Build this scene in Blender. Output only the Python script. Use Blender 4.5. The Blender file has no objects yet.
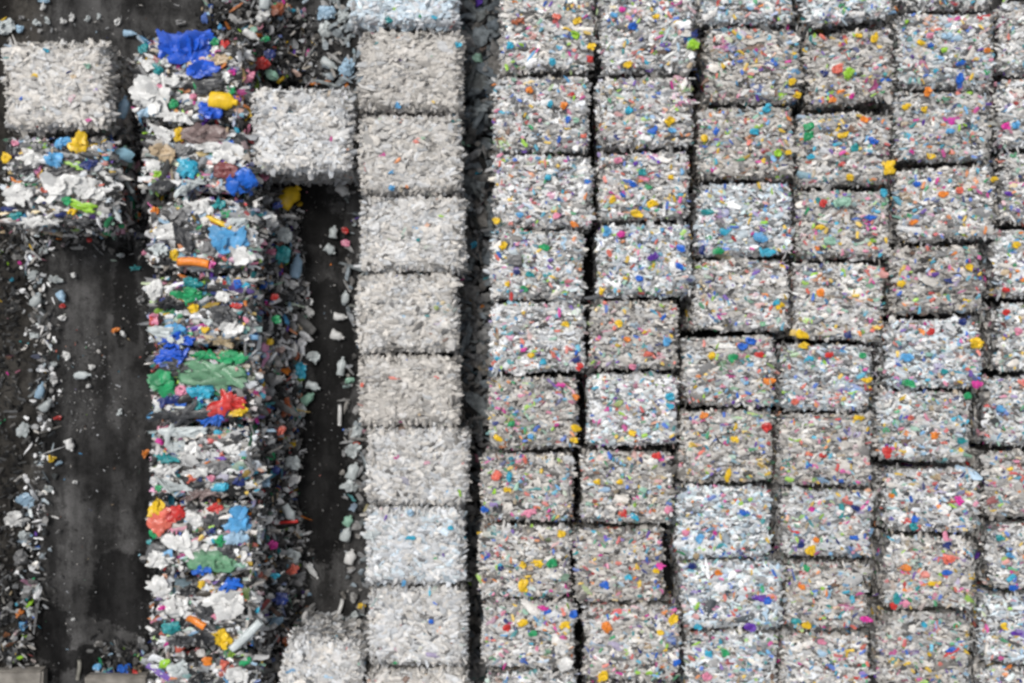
import bpy, math
import numpy as np

rng = np.random.default_rng(7)
scene = bpy.context.scene
COL = scene.collection
R = math.radians

# ------------------------------------------------------------------ camera geometry (drone looking straight down)
CAM_H = 11.0          # drone height over the yard
BH = 1.10             # height of one bale
LENS = 31.0
FPX = 1024 * LENS / 36.0


def at(u, v, z):
    """world point at height z that stands under picture position u, v of the drone survey"""
    k = (CAM_H - z) / FPX
    return np.array([(u - 512.0) * k, (341.5 - v) * k, z])


# ------------------------------------------------------------------ colours (linear albedo)
PAL = {
    'yellow': (.80, .52, .02), 'blue': (.015, .13, .58), 'sky': (.10, .36, .66), 'cyan': (.04, .40, .58),
    'red': (.58, .035, .03), 'salmon': (.72, .16, .11), 'orange': (.80, .24, .03), 'green': (.02, .33, .12),
    'lime': (.33, .62, .04), 'teal': (.02, .28, .30), 'pink': (.74, .26, .38), 'magenta': (.66, .04, .32),
    'purple': (.13, .04, .38), 'navy': (.012, .03, .17), 'beige': (.55, .42, .27), 'brown': (.20, .11, .07),
    'white': (.74, .74, .72), 'black': (.018, .019, .021), 'grey': (.22, .22, .22), 'sage': (.13, .30, .17),
    'mauve': (.22, .16, .15), 'pale': (.55, .60, .60), 'paleblue': (.36, .54, .70), 'charcoal': (.06, .062, .066),
    'rust': (.36, .10, .04), 'olive': (.34, .42, .16), 'tan': (.42, .33, .20), 'maroon': (.22, .06, .06),
    'mint': (.30, .52, .40), 'royal': (.012, .10, .62),
}
WORD = {'sky': 'sky blue', 'sage': 'sage green', 'mauve': 'mauve brown', 'pale': 'pale grey', 'paleblue': 'pale blue',
        'rust': 'rust red', 'navy': 'navy blue', 'mint': 'mint green', 'royal': 'bright blue', 'salmon': 'salmon pink'}
ACCENT = ['yellow', 'blue', 'sky', 'cyan', 'red', 'salmon', 'orange', 'green', 'lime', 'teal', 'pink', 'magenta',
          'navy', 'beige', 'brown', 'tan', 'paleblue', 'mint', 'purple']


# ------------------------------------------------------------------ materials
def new_mat(name):
    m = bpy.data.materials.new(name)
    m.use_nodes = True
    nt = m.node_tree
    return m, nt, nt.nodes['Principled BSDF']


def plastic_mat(name, rough, scale, lo, hi, coat=0.0, crease=.012, spec=.4):
    m, nt, b = new_mat(name)
    a = nt.nodes.new('ShaderNodeAttribute'); a.attribute_name = 'Col'
    tc = nt.nodes.new('ShaderNodeTexCoord')
    n = nt.nodes.new('ShaderNodeTexNoise'); n.inputs['Scale'].default_value = scale
    n.inputs['Detail'].default_value = 4.0
    nt.links.new(tc.outputs['Object'], n.inputs['Vector'])
    mr = nt.nodes.new('ShaderNodeMapRange')
    mr.inputs['From Min'].default_value = .35; mr.inputs['From Max'].default_value = .65
    mr.inputs['To Min'].default_value = lo; mr.inputs['To Max'].default_value = hi
    nt.links.new(n.outputs['Fac'], mr.inputs['Value'])
    mx = nt.nodes.new('ShaderNodeMix'); mx.data_type = 'RGBA'; mx.blend_type = 'MULTIPLY'
    mx.inputs[0].default_value = 1.0
    nt.links.new(a.outputs['Color'], mx.inputs[6])
    nt.links.new(mr.outputs['Result'], mx.inputs[7])
    nt.links.new(mx.outputs[2], b.inputs['Base Color'])
    b.inputs['Roughness'].default_value = rough
    b.inputs['Coat Weight'].default_value = coat
    b.inputs['Specular IOR Level'].default_value = spec
    # wrinkles
    n2 = nt.nodes.new('ShaderNodeTexNoise'); n2.inputs['Scale'].default_value = scale * 1.8
    n2.inputs['Detail'].default_value = 3.0; n2.inputs['Distortion'].default_value = .6
    nt.links.new(tc.outputs['Object'], n2.inputs['Vector'])
    bp = nt.nodes.new('ShaderNodeBump'); bp.inputs['Strength'].default_value = .55
    bp.inputs['Distance'].default_value = crease
    nt.links.new(n2.outputs['Fac'], bp.inputs['Height'])
    nt.links.new(bp.outputs['Normal'], b.inputs['Normal'])
    return m


M_BOTTLE = plastic_mat('crushed_bottle_plastic', .38, 26, .80, 1.04)
M_FILM = plastic_mat('film_plastic', .32, 14, .80, 1.05, coat=.08, crease=.014, spec=.35)
M_DIRTY = plastic_mat('dirty_plastic', .6, 16, .45, 1.0, spec=.12)


def asphalt_mat():
    m, nt, b = new_mat('asphalt')
    N, L = nt.nodes, nt.links
    tc = N.new('ShaderNodeTexCoord')

    def noise(scale, detail=5, stretch=None, rough=.55, off=0):
        mp = N.new('ShaderNodeMapping')
        L.new(tc.outputs['Object'], mp.inputs['Vector'])
        if stretch: mp.inputs['Scale'].default_value = stretch
        mp.inputs['Location'].default_value = (off, off * .7, 0)
        n = N.new('ShaderNodeTexNoise')
        n.inputs['Scale'].default_value = scale; n.inputs['Detail'].default_value = detail
        n.inputs['Roughness'].default_value = rough
        L.new(mp.outputs['Vector'], n.inputs['Vector'])
        return n.outputs['Fac']

    def rng_(src, a, b_, lo, hi):
        r = N.new('ShaderNodeMapRange')
        r.inputs['From Min'].default_value = a; r.inputs['From Max'].default_value = b_
        r.inputs['To Min'].default_value = lo; r.inputs['To Max'].default_value = hi
        L.new(src, r.inputs['Value']); return r.outputs['Result']

    def mul(a, c):
        k = N.new('ShaderNodeMath'); k.operation = 'MULTIPLY'
        L.new(a, k.inputs[0])
        if isinstance(c, (int, float)): k.inputs[1].default_value = c
        else: L.new(c, k.inputs[1])
        return k.outputs[0]

    v = rng_(noise(1.1, 6), .36, .64, .52, 1.4)
    v = mul(v, rng_(noise(1.0, 5, (3.2, .22, 1), off=3.1), .38, .62, .58, 1.22))     # tyre streaks along the lane
    v = mul(v, rng_(noise(46, 3, off=9), .3, .7, .80, 1.2))                            # aggregate
    v = mul(v, rng_(noise(2.4, 9, (1.5, .7, 1), rough=.72, off=5), .47, .57, 1.12, .50))
    v = mul(v, rng_(noise(9, 5, rough=.7, off=15), .50, .66, 1.0, .66))                 # oily grime
    wet = rng_(noise(.55, 7, rough=.6, off=21.7), .54, .58, 0, 1)
    # damp stains with ragged edges, where they lie in the yard
    sep = N.new('ShaderNodeSeparateXYZ'); L.new(tc.outputs['Object'], sep.inputs[0])
    jag = noise(2.2, 9, rough=.72, off=2)
    stain = None
    for (u, vv, ru, rv) in DAMP:
        p = at(u, vv, 0); kx = ru / FPX * CAM_H; ky = rv / FPX * CAM_H
        def lin(sock, c, k):
            s = N.new('ShaderNodeMath'); s.operation = 'SUBTRACT'; L.new(sock, s.inputs[0]); s.inputs[1].default_value = c
            d = N.new('ShaderNodeMath'); d.operation = 'DIVIDE'; L.new(s.outputs[0], d.inputs[0]); d.inputs[1].default_value = k
            q = N.new('ShaderNodeMath'); q.operation = 'POWER'; ab = N.new('ShaderNodeMath'); ab.operation = 'ABSOLUTE'
            L.new(d.outputs[0], ab.inputs[0]); L.new(ab.outputs[0], q.inputs[0]); q.inputs[1].default_value = 2
            return q.outputs[0]
        ad = N.new('ShaderNodeMath'); ad.operation = 'ADD'
        L.new(lin(sep.outputs[0], p[0], kx), ad.inputs[0]); L.new(lin(sep.outputs[1], p[1], ky), ad.inputs[1])
        a2 = N.new('ShaderNodeMath'); a2.operation = 'MULTIPLY_ADD'
        L.new(jag, a2.inputs[0]); a2.inputs[1].default_value = 5.0; L.new(ad.outputs[0], a2.inputs[2])
        e = rng_(a2.outputs[0], 3.2, 3.35, 1, 0)
        if stain is None: stain = e
        else:
            mxn = N.new('ShaderNodeMath'); mxn.operation = 'MAXIMUM'; L.new(stain, mxn.inputs[0]); L.new(e, mxn.inputs[1]); stain = mxn.outputs[0]
    v = mul(v, rng_(stain, 0, 1, 1, .24))
    v = mul(v, rng_(wet, 0, 1, 1, .62))
    cr = N.new('ShaderNodeMix'); cr.data_type = 'RGBA'; cr.blend_type = 'MULTIPLY'; cr.inputs[0].default_value = 1
    # dusty brown soil along the edge of the lane
    soil = N.new('ShaderNodeMix'); soil.data_type = 'RGBA'
    soil.inputs[6].default_value = (.062, .0608, .0598, 1); soil.inputs[7].default_value = (.040, .037, .033, 1)
    sx = N.new('ShaderNodeMath'); sx.operation = 'MULTIPLY_ADD'
    L.new(jag, sx.inputs[0]); sx.inputs[1].default_value = .7; L.new(sep.outputs[0], sx.inputs[2])
    L.new(rng_(sx.outputs[0], -5.65, -5.4, 1, 0), soil.inputs[0])
    L.new(soil.outputs[2], cr.inputs[6]); L.new(v, cr.inputs[7])
    L.new(cr.outputs[2], b.inputs['Base Color'])
    L.new(rng_(stain, 0, 1, .85, .50), b.inputs['Roughness'])
    b.inputs['Specular IOR Level'].default_value = .06
    bp = N.new('ShaderNodeBump'); bp.inputs['Strength'].default_value = .6; bp.inputs['Distance'].default_value = .01
    L.new(noise(38, 4, off=4), bp.inputs['Height']); L.new(bp.outputs['Normal'], b.inputs['Normal'])
    return m


def concrete_mat():
    m, nt, b = new_mat('weathered_concrete')
    N, L = nt.nodes, nt.links
    tc = N.new('ShaderNodeTexCoord')
    n = N.new('ShaderNodeTexNoise'); n.inputs['Scale'].default_value = 7; n.inputs['Detail'].default_value = 8
    L.new(tc.outputs['Object'], n.inputs['Vector'])
    r = N.new('ShaderNodeValToRGB')
    r.color_ramp.elements[0].position = .3; r.color_ramp.elements[0].color = (.12, .11, .095, 1)
    r.color_ramp.elements[1].position = .7; r.color_ramp.elements[1].color = (.27, .25, .22, 1)
    L.new(n.outputs['Fac'], r.inputs['Fac']); L.new(r.outputs['Color'], b.inputs['Base Color'])
    b.inputs['Roughness'].default_value = .9
    bp = N.new('ShaderNodeBump'); bp.inputs['Strength'].default_value = .5; bp.inputs['Distance'].default_value = .02
    L.new(n.outputs['Fac'], bp.inputs['Height']); L.new(bp.outputs['Normal'], b.inputs['Normal'])
    return m


# ------------------------------------------------------------------ mesh helpers
def mesh_from(name, verts, quads, cols, mat, origin=(0, 0, 0), smooth=False):
    me = bpy.data.meshes.new(name)
    v = np.asarray(verts, dtype=np.float32) - np.asarray(origin, dtype=np.float32)
    q = np.asarray(quads, dtype=np.int32)
    k = q.shape[1]
    me.vertices.add(len(v)); me.vertices.foreach_set('co', v.ravel())
    me.loops.add(q.size); me.loops.foreach_set('vertex_index', q.ravel())
    me.polygons.add(len(q))
    me.polygons.foreach_set('loop_start', np.arange(0, q.size, k, dtype=np.int32))
    try:
        me.polygons.foreach_set('loop_total', np.full(len(q), k, dtype=np.int32))
    except Exception:
        pass
    me.update(calc_edges=True)
    ca = me.attributes.new('Col', 'FLOAT_COLOR', 'POINT')
    c = np.ones((len(v), 4), dtype=np.float32); c[:, :3] = cols
    ca.data.foreach_set('color', c.ravel())
    if smooth:
        me.polygons.foreach_set('use_smooth', np.ones(len(q), dtype=bool))
    me.materials.append(mat)
    return me


def link(name, me, parent=None, loc=None):
    o = bpy.data.objects.new(name, me)
    COL.objects.link(o)
    if parent is not None: o.parent = parent
    if loc is not None: o.location = loc
    return o


# flake templates: little crushed bottles / crumpled shards, 5 x 4 vertices, domed
NX, NY = 5, 4
TQ = np.array([[i * NY + j, (i + 1) * NY + j, (i + 1) * NY + j + 1, i * NY + j + 1]
               for i in range(NX - 1) for j in range(NY - 1)], dtype=np.int32)


def make_templates(n, neck_share=.4):
    out = []
    for k in range(n):
        T = np.zeros((NX, NY, 3))
        neck = rng.random() < neck_share
        for i in range(NX):
            x = i / (NX - 1) - .5
            w = 1.0
            if neck: w = [.72, 1.0, .95, .66, .26][i]
            else: w = [.62, 1, 1.05, .95, .55][i] * rng.uniform(.75, 1.2)
            shift = rng.uniform(-.14, .14)
            for j in range(NY):
                y = (j / (NY - 1) - .5)
                T[i, j] = (x + rng.uniform(-.07, .07), y * w + shift + rng.uniform(-.06, .06),
                           (.55 - 2.4 * y * y) + rng.uniform(-.30, .30))
        out.append(T.reshape(-1, 3))
    return np.array(out)


TEMPL = make_templates(48)


def norm(a):
    return a / np.maximum(np.linalg.norm(a, axis=1, keepdims=True), 1e-9)


def flakes(P, nrm, d, Ln, W, H, cols):
    n = len(P)
    nrm = norm(nrm)
    d = norm(d - nrm * (d * nrm).sum(1, keepdims=True))
    s = np.cross(nrm, d)
    T = TEMPL[rng.integers(0, len(TEMPL), n)]
    flip = rng.choice([-1., 1.], n)
    V = (P[:, None, :] + T[:, :, 0:1] * (Ln * flip)[:, None, None] * d[:, None, :]
         + T[:, :, 1:2] * W[:, None, None] * s[:, None, :] + T[:, :, 2:3] * H[:, None, None] * nrm[:, None, :])
    m = NX * NY
    Q = (TQ[None] + (np.arange(n) * m)[:, None, None]).reshape(-1, 4)
    C = np.repeat(cols, m, axis=0)
    return V.reshape(-1, 3), Q, C


class Soup:
    def __init__(self): self.v, self.q, self.c, self.n = [], [], [], 0

    def add(self, V, Q, C):
        self.v.append(V); self.q.append(Q + self.n); self.c.append(C); self.n += len(V)

    def mesh(self, name, mat, origin):
        return mesh_from(name, np.concatenate(self.v), np.concatenate(self.q), np.concatenate(self.c), mat, origin)


# ------------------------------------------------------------------ colour mixes
def pal_arr(names): return np.array([PAL[n] for n in names])


def mix_cols(n, kind, tone=1.0, warm=.5, acc=None, blue=0.0):
    c = np.zeros((n, 3)); r = rng.random(n)
    if kind == 'clear':
        v = rng.uniform(.46, .72, n)
        lo = r < .20; v[lo] = rng.uniform(.30, .5, lo.sum())
        lo = r < .035; v[lo] = rng.uniform(.10, .22, lo.sum())
        a = .012 if acc is None else acc
    elif kind == 'field':
        v = rng.uniform(.50, .90, n)
        lo = r < .42; v[lo] = rng.uniform(.22, .52, lo.sum())
        lo = r < .16; v[lo] = rng.uniform(.04, .2, lo.sum())
        a = .15 if acc is None else acc
    elif kind == 'mixed':
        v = rng.uniform(.5, .9, n)
        lo = r < .66; v[lo] = rng.uniform(.08, .5, lo.sum())
        lo = r < .42; v[lo] = rng.uniform(.015, .06, lo.sum())
        a = .30 if acc is None else acc
    else:   # litter
        v = rng.uniform(.2, .6, n)
        lo = r < .75; v[lo] = rng.uniform(.05, .22, lo.sum())
        lo = r < .45; v[lo] = rng.uniform(.012, .05, lo.sum())
        a = .16 if acc is None else acc
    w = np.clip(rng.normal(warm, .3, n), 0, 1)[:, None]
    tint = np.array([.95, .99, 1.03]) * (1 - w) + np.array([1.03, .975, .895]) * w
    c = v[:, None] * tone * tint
    k = rng.random(n) < a
    names = list(rng.choice(ACCENT, k.sum()))
    if k.sum():
        ac = pal_arr(names)
        f = rng.beta(1.3, 1.1, (k.sum(), 1))      # many accents are sun-bleached or see-through
        c[k] = ac * f + c[k] * (1 - f)
    if blue > 0:
        k = rng.random(n) < blue
        c[k] = c[k] * np.array([.84, .96, 1.04])
    return np.clip(c, .01, .9)


# ------------------------------------------------------------------ bales
def quad_of(x0, y0, x1, y1, tilt=0.0):
    cx, cy = (x0 + x1) / 2, (y0 + y1) / 2
    a = R(tilt); out = []
    for (u, v) in ((x0, y1), (x1, y1), (x1, y0), (x0, y0)):      # sw, se, ne, nw
        du, dv = u - cx, v - cy
        out.append(at(cx + du * math.cos(a) + dv * math.sin(a), cy - du * math.sin(a) + dv * math.cos(a), BH)[:2])
    return np.array(out)


def bil(q, s, t):
    s = (np.asarray(s) + 1) / 2; t = (np.asarray(t) + 1) / 2
    return ((1 - s) * (1 - t))[:, None] * q[0] + (s * (1 - t))[:, None] * q[1] + (s * t)[:, None] * q[2] + ((1 - s) * t)[:, None] * q[3]


BALES = []      # dicts: box px, quad, kind, obj


def bale_body(q, kind, p):
    """pressed plastic: a dark solid heart covered with crushed bottles on its top and four sides"""
    S = Soup()
    w = (np.linalg.norm(q[1] - q[0]) + np.linalg.norm(q[2] - q[3])) / 2
    l = (np.linalg.norm(q[3] - q[0]) + np.linalg.norm(q[2] - q[1])) / 2
    ctr = q.mean(0)
    # heart
    ins = ctr + (q - ctr) * np.array([1 - .13 / w, 1 - .13 / l])
    V = np.array([[*a, 0.0] for a in ins] + [[*a, BH - .075] for a in ins])
    Q = np.array([[4, 5, 6, 7], [0, 1, 5, 4], [1, 2, 6, 5], [2, 3, 7, 6], [3, 0, 4, 7]])
    S.add(V, Q, np.full((8, 3), .16 if kind != 'mixed' else .06))  # dark heart colour paints in shade for the gaps between bales
    fl = {'clear': (.100, .042), 'field': (.074, .031), 'mixed': (.165, .066)}[kind]
    sz = p.get('size', 1.0)
    wf = rng.uniform(2.2, 5.5, 4); wp = rng.uniform(0, 6.28, 8)
    wa = {'clear': .022, 'field': .036, 'mixed': .035}[kind]

    def warp(s, t):
        s2 = s * (1 - wa * (.5 + .5 * np.sin(wf[0] * t + wp[0] + np.sign(s) * wp[1])) - wa * .5 * np.abs(np.sin(11 * t + wp[2] + np.sign(s))))
        t2 = t * (1 - wa * .75 * (.5 + .5 * np.sin(wf[1] * s + wp[3] + np.sign(t) * wp[4])) - wa * .6 * np.abs(np.sin(12 * s + wp[5] + np.sign(t))))
        return bil(q, s2, t2)
    # low-frequency swell of the top
    ph = rng.uniform(0, 6.28, 4); fr = rng.uniform(2, 6, 4)

    def swell(s, t): return .014 * (np.sin(fr[0] * s + ph[0]) * np.cos(fr[1] * t + ph[1]) + np.sin(fr[2] * (s + t) + ph[2]))
    # crevices between pressed layers
    ncv = int(rng.integers(7, 13))
    cv = [(rng.uniform(-.9, .6), rng.uniform(-.85, .85), rng.uniform(.25, .8), rng.uniform(-.12, .12)) for _ in range(ncv)]

    def sink(s, t):
        z = np.zeros_like(s)
        for (s0, t0, ln, sl) in cv:
            m = (s > s0) & (s < s0 + ln)
            dd = np.abs(t - t0 - sl * (s - s0) - .02 * np.sin(17 * s + s0 * 9)) * l / 2
            z = np.where(m, np.maximum(z, np.exp(-(dd / .014) ** 2)), z)
        return z
    n = int({'clear': 2300, 'field': 2800, 'mixed': 1150}[kind] * w * l / sz ** 2)
    s = rng.uniform(-1, 1, n); t = rng.uniform(-1, 1, n)
    keep = np.abs(s) ** 9 + np.abs(t) ** 9 < 1
    s, t = s[keep], t[keep]; n = len(s)
    xy = warp(s, t)
    ex, ey = (1 - np.abs(s)) * w / 2, (1 - np.abs(t)) * l / 2
    e = np.minimum(ex, ey)
    edge = np.clip(1 - e / .085, 0, 1)
    z = BH - .055 + swell(s, t) - .085 * edge ** 2 + rng.uniform(-.026, .024, n) - .065 * sink(s, t)
    outx = np.where(ex < ey, np.sign(s), 0.) * edge; outy = np.where(ex < ey, 0., np.sign(t)) * edge
    nr = np.stack([rng.normal(0, .20 if kind != 'clear' else .16, n) + outx * .7, rng.normal(0, .27 if kind != 'clear' else .2, n) + outy * .7, np.ones(n)], 1)
    sig = {'clear': .62, 'field': .50, 'mixed': .32}[kind]
    ang = rng.normal(0, sig, n)
    # some necks and bases stick out over the rim
    rad = (edge > .3) & (rng.random(n) < p.get('fringe', .38 if kind == 'clear' else .25))
    ang = np.where(rad, np.where(ex < ey, 0, math.pi / 2) + rng.normal(0, .3, n), ang)
    d = np.stack([np.cos(ang), np.sin(ang), rng.normal(0, .12, n)], 1)
    Ln = fl[0] * sz * np.exp(rng.normal(0, .33, n)); W = fl[1] * sz * np.exp(rng.normal(0, .3, n))
    big = rng.random(n) < .05
    Ln[big] *= 1.5; W[big] *= 1.45
    if kind == 'field':
        fb = rng.random(n) < .035                      # flattened trays and film between the bottles
        Ln[fb] *= 1.7; W[fb] *= 1.9
    cols = mix_cols(n, kind, p.get('tone', 1.), p.get('warm', .5), p.get('acc'), p.get('blue', 0))
    # dirtier and cleaner patches of material, and clumps of one product
    fp = rng.uniform(3, 8, 4); pp_ = rng.uniform(0, 6.28, 4)
    patch = np.sin(fp[0] * s + pp_[0]) * np.sin(fp[1] * t + pp_[1]) + .6 * np.sin(fp[2] * s - fp[3] * t + pp_[2])
    cols *= (1 + {'clear': .07, 'field': .11, 'mixed': .1}[kind] * patch)[:, None]
    if kind == 'field':
        for _ in range(int(rng.integers(3, 7))):
            s0, t0, r0_ = rng.uniform(-.9, .9), rng.uniform(-.9, .9), rng.uniform(.06, .16)
            m_ = ((s - s0) ** 2 + (t - t0) ** 2 < r0_ ** 2) & (rng.random(n) < .55)
            cc = np.array(PAL[str(rng.choice(ACCENT + ['white', 'white', 'charcoal', 'paleblue', 'beige']))])
            cols[m_] = cols[m_] * .55 + cc * .45
    cols = np.clip(cols, .01, .9)
    S.add(*flakes(np.column_stack([xy, z]), nr, d, Ln, W, W * (rng.uniform(.2, .45, n) if kind != 'clear' else rng.uniform(.14, .34, n)), cols))
    # caps and small chips
    n = int({'field': 62, 'mixed': 26, 'clear': 3}[kind] * w * l)
    s = rng.uniform(-.95, .95, n); t = rng.uniform(-.95, .95, n)
    xy = warp(s, t); z = BH - .02 + swell(s, t) + rng.uniform(-.01, .01, n)
    ang = rng.uniform(0, 6.28, n); r0 = rng.uniform(.026, .05, n)
    capc = pal_arr(list(rng.choice(ACCENT + ['yellow', 'blue', 'white', 'white', 'salmon', 'cyan'], n))) * rng.uniform(.6, .95, (n, 1)) + rng.uniform(0, .14, (n, 1))
    S.add(*flakes(np.column_stack([xy, z]), np.column_stack([rng.normal(0, .25, n), rng.normal(0, .25, n), np.ones(n)]),
                  np.column_stack([np.cos(ang), np.sin(ang), np.zeros(n)]), r0 * rng.uniform(1.0, 2.2, n), r0 * rng.uniform(.6, 1.05, n), r0 * .3, capc))
    # rim fringe: bottles poking out at the four top edges
    n = int({'clear': 80, 'field': 14, 'mixed': 24}[kind] * p.get('fr', 1.0) * 4)
    side = rng.integers(0, 4, n); a = rng.uniform(-.96, .96, n)
    s = np.where(side == 0, -1, np.where(side == 1, 1, a)); t = np.where(side == 2, -1, np.where(side == 3, 1, a))
    od = np.stack([np.where(side == 0, -1., np.where(side == 1, 1., 0)), np.where(side == 2, -1., np.where(side == 3, 1., 0)), np.zeros(n)], 1)
    xy = warp(s, t); z = BH - rng.uniform(.03, .30, n)
    off = rng.uniform(-.035, .022, n) - np.where(side >= 2, .028, 0)
    P = np.column_stack([xy, z]) + od * off[:, None]
    d = od + rng.normal(0, .33, (n, 3)); nr = np.column_stack([rng.normal(0, .4, n), rng.normal(0, .4, n), np.ones(n)]) + od * .25
    Ln = fl[0] * sz * rng.uniform(.55, 1.0, n); W = fl[1] * sz * rng.uniform(.5, .95, n)
    S.add(*flakes(P, nr, d, Ln, W, W * .5, mix_cols(n, kind, p.get('tone', 1.) * .92, p.get('warm', .5), p.get('acc'))))
    # the four pressed sides
    n = int({'clear': 430, 'field': 330, 'mixed': 300}[kind] * 4 * p.get('sides', 1.0))
    side = rng.integers(0, 4, n); a = rng.uniform(-1, 1, n)
    s = np.where(side == 0, -1, np.where(side == 1, 1, a)); t = np.where(side == 2, -1, np.where(side == 3, 1, a))
    od = np.stack([np.where(side == 0, -1., np.where(side == 1, 1., 0)), np.where(side == 2, -1., np.where(side == 3, 1., 0)), np.zeros(n)], 1)
    along = np.stack([-od[:, 1], od[:, 0], np.zeros(n)], 1)
    xy = warp(s, t); z = rng.uniform(.02, BH - .05, n)
    P = np.column_stack([xy, z]) - od * rng.uniform(.015, .05, n)[:, None]
    nr = od + rng.normal(0, .35, (n, 3)) + np.array([0, 0, .15])
    d = along + rng.normal(0, .5, (n, 3))
    Ln = fl[0] * 1.15 * sz * np.exp(rng.normal(0, .3, n)); W = fl[1] * 1.2 * sz * np.exp(rng.normal(0, .3, n))
    S.add(*flakes(P, nr, d, Ln, W, W * .45, mix_cols(n, kind, p.get('tone', 1.) * .85, p.get('warm', .5) + .1, p.get('acc'))))
    return S.mesh('bale_body', M_BOTTLE if kind != 'mixed' else M_FILM, (ctr[0], ctr[1], 0)), ctr


NAMES = {'clear': 'clear_bottle_bale', 'field': 'pressed_bottle_bale', 'mixed': 'mixed_plastic_bale'}
CATS = {'clear': 'bottle bale', 'field': 'bottle bale', 'mixed': 'plastic bale'}


def bale(box, kind, where, group, tilt=0.0, **p):
    if kind == 'field': box = (box[0] + 1.8, box[1] + .4, box[2] - 1.8, box[3] - .4)
    if kind == 'mixed': box = (box[0] + .5, box[1] + 2.8, box[2] - 1.5, box[3] - 2.8)
    if kind == 'clear': box = (box[0] + 1.0, box[1] + 1.1, box[2] - 2.0, box[3] - 1.1)
    q = quad_of(*box, tilt)
    if kind == 'field': q = q + rng.normal(0, .011, (4, 2))
    me, c = bale_body(q, kind, p)
    root = bpy.data.objects.new(NAMES[kind], None); COL.objects.link(root)
    root.empty_display_size = .3
    root.location = (c[0], c[1], 0); root['category'] = CATS[kind]
    if group: root['group'] = group
    b = link('bale_body', me, root)
    BALES.append(dict(box=box, q=q, kind=kind, obj=root, where=where, bits=[], look=p.get('look'), label=p.get('label'), ctr=c))
    return BALES[-1]


# ------------------------------------------------------------------ single pieces of plastic
def crumpled(wm, lm, kind='scrap', seed=0):
    """closed crumpled sheet / lump: irregular outline, folds, real thickness. long axis x"""
    g = np.random.default_rng(seed)
    seg, rings = (34, 9) if max(wm, lm) > .2 else (22, 6)
    ex = {'sheet': 4.0, 'bag': 2.4, 'scrap': 3.0}.get(kind, 2.6)
    th = np.linspace(0, 2 * np.pi, seg, endpoint=False)
    r = (np.abs(np.cos(th)) ** ex + np.abs(np.sin(th)) ** ex) ** (-1 / ex)
    # torn outline: straight cuts between a few corners, with a notch or a flap here and there
    nc = int(g.integers(6, 10)) if kind != 'sheet' else int(g.integers(8, 12))
    ca = np.sort((np.arange(nc) + g.uniform(-.32, .32, nc)) / nc * 2 * np.pi)
    cr = 1 + g.uniform(-.30, .18, nc) * (.55 if kind == 'sheet' else 1.0)
    r = r * np.interp(th, np.r_[ca[-1] - 2 * np.pi, ca, ca[0] + 2 * np.pi], np.r_[cr[-1], cr, cr[0]])
    r = r * (1 + g.uniform(-.05, .05, seg))
    hgt = {'sheet': .02, 'bag': .035, 'scrap': .04}.get(kind, .1) * min(wm, lm) + .006
    fm = 2.6 if seg > 30 else 1.7
    folds = []
    for _ in range(5):
        fa = g.uniform(0, np.pi); ff_ = g.uniform(.5, 1.0) * fm
        folds.append((np.cos(fa) * ff_, np.sin(fa) * ff_, g.uniform(0, 1), g.uniform(.4, 1)))

    def fold(x, y):
        z = 0
        for (a, b_, p_, k) in folds:
            q_ = (a * x + b_ * y + p_ + .10 * np.sin(7 * y + 5 * x + 9 * p_)) % 1.0
            z = z + k * (1 - np.minimum(q_ / .22, (1 - q_) / .78) * 2)       # sharp asymmetric creases
        return z / 3
    vs = [[0, 0, hgt + .5 * hgt * float(fold(0, 0))]]
    for i in range(1, rings + 1):
        f = i / rings
        x, y = f * r * np.cos(th) * .5, f * r * np.sin(th) * .5
        z = hgt * (1 - f ** 3) + hgt * .95 * fold(x, y) * (1 - .4 * f) + g.uniform(-.15, .15, seg) * hgt
        vs += [[a * wm, b_ * lm, c] for a, b_, c in zip(x, y, z)]
    nb = len(vs)
    vs += [[r[k] * math.cos(th[k]) * .46 * wm, r[k] * math.sin(th[k]) * .46 * lm, -.6 * hgt] for k in range(seg)]
    vs.append([0, 0, -.6 * hgt])
    fs = []
    for k in range(seg):
        k2 = (k + 1) % seg
        fs.append([0, 1 + k, 1 + k2])
        for i in range(rings - 1):
            a, b_ = 1 + i * seg, 1 + (i + 1) * seg
            fs += [[a + k, b_ + k, b_ + k2], [a + k, b_ + k2, a + k2]]
        o = 1 + (rings - 1) * seg
        fs += [[o + k, nb + k, nb + k2], [o + k, nb + k2, o + k2]]
        fs.append([nb + seg, nb + k2, nb + k])
    return np.array(vs), np.array(fs)


def bottle(L, D, seed=0, jug=False):
    """crushed bottle lying on its side along x: base, body, shoulder, neck, cap"""
    g = np.random.default_rng(seed)
    prof = [(-.5, .0), (-.5, .42), (-.46, .5), (-.2, .48), (.05, .5), (.2, .46), (.3, .30), (.37, .15), (.43, .14), (.43, .17), (.5, .17), (.5, 0)]
    if jug: prof = [(-.5, 0), (-.5, .44), (-.45, .5), (-.1, .5), (.15, .47), (.3, .32), (.38, .17), (.42, .15), (.42, .2), (.5, .2), (.5, 0)]
    seg = 12; vs = []
    ph = g.uniform(0, 6.28, 3)
    bend = g.uniform(-.12, .12)
    for (x, r) in prof:
        for k in range(seg):
            a = 2 * np.pi * k / seg
            rr = r * D * (1 + (.16 * np.sin(7 * x + 2 * a + ph[0]) + .1 * np.sin(15 * x + 3 * a + ph[1])) * (r > .25)) + 0
            vs.append([x * L, rr * math.cos(a) + bend * L * x * x, rr * math.sin(a) * .66])
    fs = []
    for i in range(len(prof) - 1):
        for k in range(seg):
            k2 = (k + 1) % seg
            a, b_, c, d_ = i * seg + k, (i + 1) * seg + k, (i + 1) * seg + k2, i * seg + k2
            fs += [[a, c, b_], [a, d_, c]]
    return np.array(vs), np.array(fs)


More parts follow.
